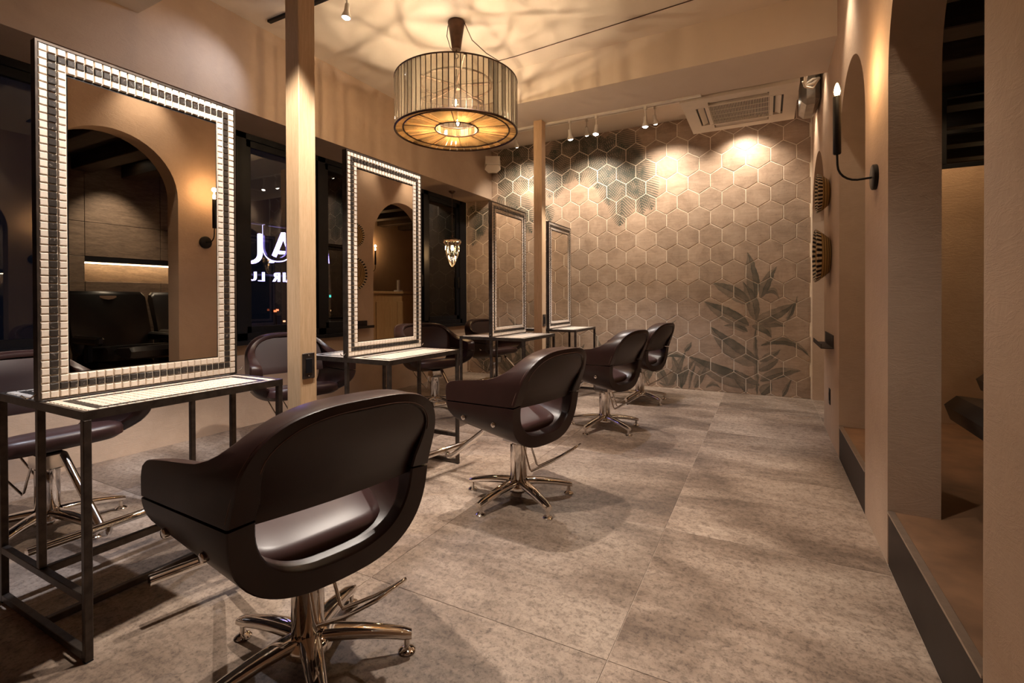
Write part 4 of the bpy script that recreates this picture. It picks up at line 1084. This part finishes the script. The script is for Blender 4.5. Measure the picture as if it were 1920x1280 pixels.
# ================================================================== WASH ROOM
XW = 2.42; ZWC = 2.45 * H
struct(MB().box(XW, XW + .1, YB, 8.2, 0, ZC).build('wall_washroom', M['plaster'])) if False else None
def panelwall():
    o = MB().box(XW + .22, XW + .30, YB, 4.02 * H, 0, ZC).build('wall_washroom', M['riser']); struct(o)
    mat = M['panel']
    ny0, ny1, nz0, nz1 = 2.34 * H, 3.6 * H, 1.20 * H, 1.40 * H
    rows = [(ZST, .75), (.75, nz0), (nz1 + .06, 1.95), (1.95, ZWC)]
    ysl = [YB, -.6, .2, .9, 1.6, ny0, ny0 + .75, ny0 + 1.5, 4.02 * H]
    for a, b_ in rows:
        for y0, y1 in zip(ysl, ysl[1:]):
            if y1 - y0 > .02: MB().cbox(XW + .002, XW + .06, y0 + .002, y1 - .002, a + .002, b_ - .002, .002).build('wall_panel', mat, o)
    for y0, y1 in zip(ysl, ysl[1:]):
        if y1 <= ny0 + .01: MB().cbox(XW + .002, XW + .06, y0 + .002, y1 - .002, nz0, nz1 + .058, .002).build('wall_panel', mat, o)
    MB().box(XW + .20, XW + .22, ny0, 4.02 * H, nz0 - .02, nz1 + .06).build('niche_back', mat, o); MB().box(XW + .06, XW + .20, ny0, 4.02 * H, nz0 - .02, nz0).build('niche_ledge', mat, o)
    MB().box(XW + .0, XW + .20, ny0, 4.02 * H, nz1, nz1 + .058).build('niche_lintel', M['black'], o)
    return o, ny0, nz1
M['panel'] = wood('slate_wood_panel', (.10, .072, .054), (.26, .19, .14), (6, 1.6, 9), .5, 'World')
pw_, ny0, nz1 = panelwall()
st_ = MB().box(XW + .10, XW + .125, ny0 + .02, 4.0 * H, nz1 - .012, nz1 - .001).build('light_strip', emit('niche_led', (1, .72, .42), 30))
tag(st_, 'warm light strip along the top of the wash room niche', 'light strip')
struct(MB().box(XR2, XW + .06, YB, 4.02 * H + .08, ZWC, ZWC + .05).build('ceiling_washroom', M['beam_wood']))
for i, y in enumerate([k * .46 + .2 for k in range(0, 9)]):
    tag(MB().cbox(XR2 + .002, XW, y - .09, y + .09, ZWC - .15, ZWC, .006).build('ceiling_beam', M['beam_wood']), 'dark rough wooden beam under the wash room ceiling', 'beam', 'wash room ceiling beams')
# partition with steel glazed transom
YP = 4.02 * H
struct(MB().box(XR2, XW + .06, YP, YP + .08, ZST, 1.82 * H).build('wall_partition', M['plaster']))
tr = thing('transom_window', 'black steel framed glass transom on top of the plaster partition', 'window', (XR2, YP + .03, 1.82 * H))
Lx = XW + .06 - XR2; zz = ZWC - .15 - 1.82 * H
for z0, z1 in ((0, .035), (zz * .45, zz * .45 + .025), (zz - .04, zz)): MB().cbox(0, Lx, -.02, .02, z0, z1, .002).build('frame_bar', M['black'], tr)
for x in (0.0, .47, .98, 1.5, Lx - .03): MB().cbox(x, x + .03, -.021, .021, .035, zz - .04, .002).build('frame_post', M['black'], tr)
MB().box(.03, Lx - .03, -.002, .002, .035, zz * .45).build('pane', M['glass'], tr); MB().box(.03, Lx - .03, -.002, .002, zz * .45 + .025, zz - .04).build('pane', M['glass'], tr)
MB().cbox(0, Lx, .021, .03, .03, .040, .001).build('glass_bead', M['nosing'], tr); MB().cbox(0, Lx, .021, .03, zz * .45 + .02, zz * .45 + .03, .001).build('glass_bead', M['nosing'], tr)
# reception behind the partition
struct(MB().box(XR2 - .13, XR2, YF + .15, 8.2, 0, ZWC).build('wall_reception_left', M['plaster']))
struct(MB().box(XW + .06, XW + .16, YP, 8.2, 0, ZWC + .05).build('wall_reception_right', M['plaster']))
struct(MB().box(XR2 - .13, XW + .16, 8.2, 8.3, 0, ZWC + .05).build('wall_reception_far', M['plaster']))
struct(MB().box(XR2 - .13, XW + .06, YP + .08, 8.2, ZWC, ZWC + .05).build('ceiling_reception', M['beam_wood']))
for k in range(6):
    y = YP + .45 + k * .6
    tag(MB().cbox(XR2 + .002, XW + .058, y - .09, y + .09, ZWC - .14, ZWC, .006).build('ceiling_beam', M['beam_wood']), 'dark rough wooden beam under the reception ceiling', 'beam', 'reception ceiling beams')
ct = thing('reception_counter', 'tall oak reception counter behind the farthest archway', 'counter', (1.35, 6.25, 0))
MB().cbox(-.28, .28, -.75, .75, .06, 1.17, .006).build('body', M['counter_wood'], ct); MB().box(-.26, .26, -.73, .73, 0, .06).build('plinth', M['riser'], ct)
MB().cbox(-.31, .31, -.78, .78, 1.17, 1.21, .006).build('worktop', M['counter_wood'], ct)
for y in (-.48, 0, .48): MB().cbox(-.296, -.28, y - .20, y + .20, .18, 1.05, .004).build('front_panel', M['counter_wood'], ct)
ph = thing('desk_phone', 'white cordless telephone standing on the oak counter', 'telephone', (1.30, 6.35, 1.21))
MB().cbox(-.05, .05, -.06, .06, 0, .03, .006).build('cradle', M['brass_white'], ph); MB().cbox(-.02, .02, -.025, .025, .03, .20, .01).build('handset', M['brass_white'], ph)
sconce(XW + .06, 6.9, 1.5 * H, '-x', 'black candle wall lamp on the plaster behind the oak counter')
def downlight(x, y, z, power, col, lab, ang=110, tgt=None):
    t = thing('downlight', lab, 'downlight', (x, y, z), 0, 'recessed downlights')
    MB().lathe([(.03, 0), (.045, 0), (.046, -.004), (.032, -.006), (.03, -.002)], 24).build('trim_ring', M['black_matte'], t, 40)
    MB().lathe([(0, -.001), (.03, -.001), (.03, 0), (0, 0)], 20).build('lens', emit('downlight_lens', col, 10), t)
    lamp('down_lamp', 'SPOT', t, (0, 0, -.012), power, col, tgt if tgt else (0, 0, -1), .03, ang, .8)
downlight(1.05, YP - .30, ZWC, 24, WARM2, 'recessed downlight washing the plaster partition', 80, (.05, .12, -1))
downlight(2.0, 2.75, ZWC, 60, WARM, 'recessed downlight over the slate panels of the wash room', 80, (.25, 0, -1))
downlight(1.3, 5.1, ZWC, 34, WARM, 'recessed downlight between the reception beams', 100)

def shampoo_chair(x, y, rz, lab):
    t = thing('shampoo_chair', lab, 'shampoo chair', (x, y, ZST), rz, 'wash room chairs')
    def pad(nm, prof, hw, m_):
        # side profile (x,z) extruded across, rounded edges
        n = len(prof); vs = []; fs = []
        for yy, s_ in ((-hw, .86), (-hw + .03, 1), (hw - .03, 1), (hw, .86)):
            cx_ = sum(p[0] for p in prof) / n; cz_ = sum(p[1] for p in prof) / n
            vs += [(cx_ + (p[0] - cx_) * s_, yy, cz_ + (p[1] - cz_) * s_) for p in prof]
        for r0 in range(3):
            for i in range(n): fs.append((r0 * n + i, r0 * n + (i + 1) % n, (r0 + 1) * n + (i + 1) % n, (r0 + 1) * n + i))
        fs += [tuple(range(n)), tuple(3 * n + i for i in range(n))]
        MB().add(vs, fs).build(nm, M['black_leather'], t, 40)
    pad('seat', [(-.30, .36), (-.28, .32), (.22, .28), (.26, .33), (.24, .42), (-.26, .45), (-.30, .42)], .27, None)
    pad('backrest', [(.20, .36), (.26, .32), (.50, .90), (.48, .96), (.42, .96), (.38, .92)], .33, None)
    pad('leg_rest', [(-.60, .36), (-.62, .42), (-.58, .46), (-.32, .44), (-.31, .38), (-.56, .34)], .24, None)
    for s_ in (-1, 1): pad_ = MB().cbox(-.24, .24, s_ * .31 - .035, s_ * .31 + .035, .46, .54, .02).build('armrest', M['black_leather'], t); MB().cbox(-.03, .03, s_ * .31 - .02, s_ * .31 + .02, .30, .462, .004).build('arm_post', M['black'], t)
    MB().cbox(-.18, .22, -.16, .16, .0, .30, .03).build('pedestal', M['black'], t)
    # wash bowl behind the head
    MB().lathe([(0, .72), (.10, .72), (.15, .80), (.18, .90), (.195, .915), (.20, .90), (.17, .78), (.12, .68), (0, .68)], 32, (.56, 0, 0)).build('wash_bowl', M['brass_white'], t, 50)
    MB().cbox(.49, .65, -.20, .20, .0, .70, .03).build('bowl_cabinet', M['black'], t)
shampoo_chair(1.28, 2.42, R(0), 'black reclining shampoo chair in the wash room, seen in the archway mirror')
shampoo_chair(1.64, 3.32, R(0), 'black reclining shampoo chair beside the plaster partition')

# ================================================================== SIGN AND NIGHT OUTSIDE
sg = thing('lit_sign', 'white glowing sign letters outside the window, seen reversed from inside', 'sign', (XL - .22, 3.0 * H, 1.3 * H))
em_l = emit('sign_letter_glow', (.42, .30, 1.0), 26.0); em_s = emit('sign_small_glow', (.55, .45, 1.0), 7.0)
def letter(ch, u, v_base, hpx, mat, dx=0, stroke=None):
    X = XL - .22 - dx; d = ray(u, v_base); tt = X / d.x; y, z = d.y * tt, H + d.z * tt
    d2 = ray(u, v_base - hpx); hh = (H + d2.z * X / d2.x) - z
    cu = bpy.data.curves.new('letter', 'FONT'); cu.body = ch; cu.size = 1.0; cu.extrude = .03; cu.offset = -.014; cu.align_x = 'CENTER'
    o = bpy.data.objects.new('tmp', cu); C.objects.link(o)
    dg = bpy.context.evaluated_depsgraph_get(); me = bpy.data.meshes.new_from_object(o.evaluated_get(dg))
    C.objects.unlink(o); bpy.data.objects.remove(o)
    zs_ = [p.co.y for p in me.vertices]; k = hh / (max(zs_) - min(zs_)); mn = min(zs_)
    for p in me.vertices:
        # readable from outside: local x runs along +y as seen from the street
        p.co = Vector((p.co.z * .5, -p.co.x * k, (p.co.y - mn) * k))
    me.materials.clear(); me.materials.append(mat)
    o = link('letter', me, sg); o.location = (X - sg.location.x, y - sg.location.y, z - sg.location.z); return o
# from the street +y runs from left to right... seen from inside the same letters are reversed
for ch, u, vb, hp, mt_, dx in (('U', 468, 494, 58, em_l, 0), ('A', 531, 494, 58, em_l, .03), ('U', 520, 491, 66, em_s, -.015), ('U', 520, 489, 64, M['black'], -.05), ('A', 602, 492, 52, em_l, 0),
                              ('U', 473, 526, 17, em_s, 0), ('L', 491, 527, 17, em_s, 0), ('R', 519, 528, 17, em_s, 0), ('I', 533, 528, 17, em_s, 0), ('A', 545, 529, 17, em_s, 0), ('H', 560, 530, 17, em_s, 0)):
    letter(ch, u, vb, hp, mt_, dx)
MB().cbox(-.05, -.03, -.62 * H, .32 * H, -.10, -.08, .004).build('mounting_rail', M['black'], sg)
MB().cbox(-.05, -.03, -.62 * H, .32 * H, .38, .40, .004).build('mounting_rail', M['black'], sg)
for yy in (-.60 * H, .30 * H):
    for zz_ in (-.09, .39): MB().cbox(-.05, .145, yy - .01, yy + .01, zz_ - .01, zz_ + .01, .002).build('bracket', M['black'], sg)
# street far below: lit storefront, signals, car lamps
struct(MB().box(-60, XL - 3.5, -25, 60, -4.1, -4.0).build('floor_street', simple('asphalt', (.02, .02, .022), .7)))
def far_at(u, v, dist):
    d = ray(u, v); d = d / math.hypot(d.x, d.y); return d.x * dist, d.y * dist, H + d.z * dist
def glowbox(name, u, v, dist, w, h_, col, st, lab, cat, grp=None):
    x, y, z = far_at(u, v, dist)
    t = thing(name, lab, cat, (x, y, z), 0, grp)
    MB().cbox(-.05, .05, -w / 2, w / 2, -h_ / 2, h_ / 2, .01).build('lens', emit(name + '_glow', col, st), t)
    MB().cbox(-.15, -.05, -w / 2 - .04, w / 2 + .04, -h_ / 2 - .04, h_ / 2 + .04, .01).build('housing', M['black'], t)
    MB().box(-.12, -.08, -.03, .03, -4.0 - z, -h_ / 2).build('pole', M['black'], t)
for u, v, c_, st, lab in ((520, 581, (1, .12, .05), 6, 'red'), (516, 583, (1, .15, .05), 4, 'small red'), (621, 555, (.1, 1, .8), 3, 'green'), (612, 582, (1, .2, .08), 3, 'twin red'), (619, 582, (1, .5, .2), 3, 'orange'), (469, 615, (.8, .8, 1), 5, 'white'), (533, 602, (1, .4, .2), 3, 'dim orange'), (614, 611, (.9, .9, 1), 3, 'pale'), (466, 557, (1, .1, .08), 1.5, 'dark red')):
    glowbox('street_light', u, v, 22 + 2.3 * ((u * 7) % 9), .12, .10, c_, st, f'{lab} point of street light in the night beyond the window', 'street light', 'night street lights')
x, y, z = far_at(832, 585, 30)
sf = thing('storefront', 'distant lit storefront with a green sign band below the glass pendant', 'shop', (x, y, -4.0))
MB().cbox(-3, 0, -2.2, 2.2, 0, 6.5, .05).build('building', M['riser'], sf)
MB().box(0, .04, -1.5, 1.5, z + 4.0 - .35, z + 4.0 + .12).build('shop_window', emit('shop_light', (.75, .85, 1.0), 1.2), sf)
MB().box(0, .08, -1.5, .1, z + 4.0 + .18, z + 4.0 + .42).build('sign_band', emit('shop_green', (.1, .9, .35), 1.0), sf)
for k in range(7): MB().box(.04, .07, -1.5 + k * .45, -1.42 + k * .45, z + 3.62, z + 4.13).build('mullion', M['black'], sf)
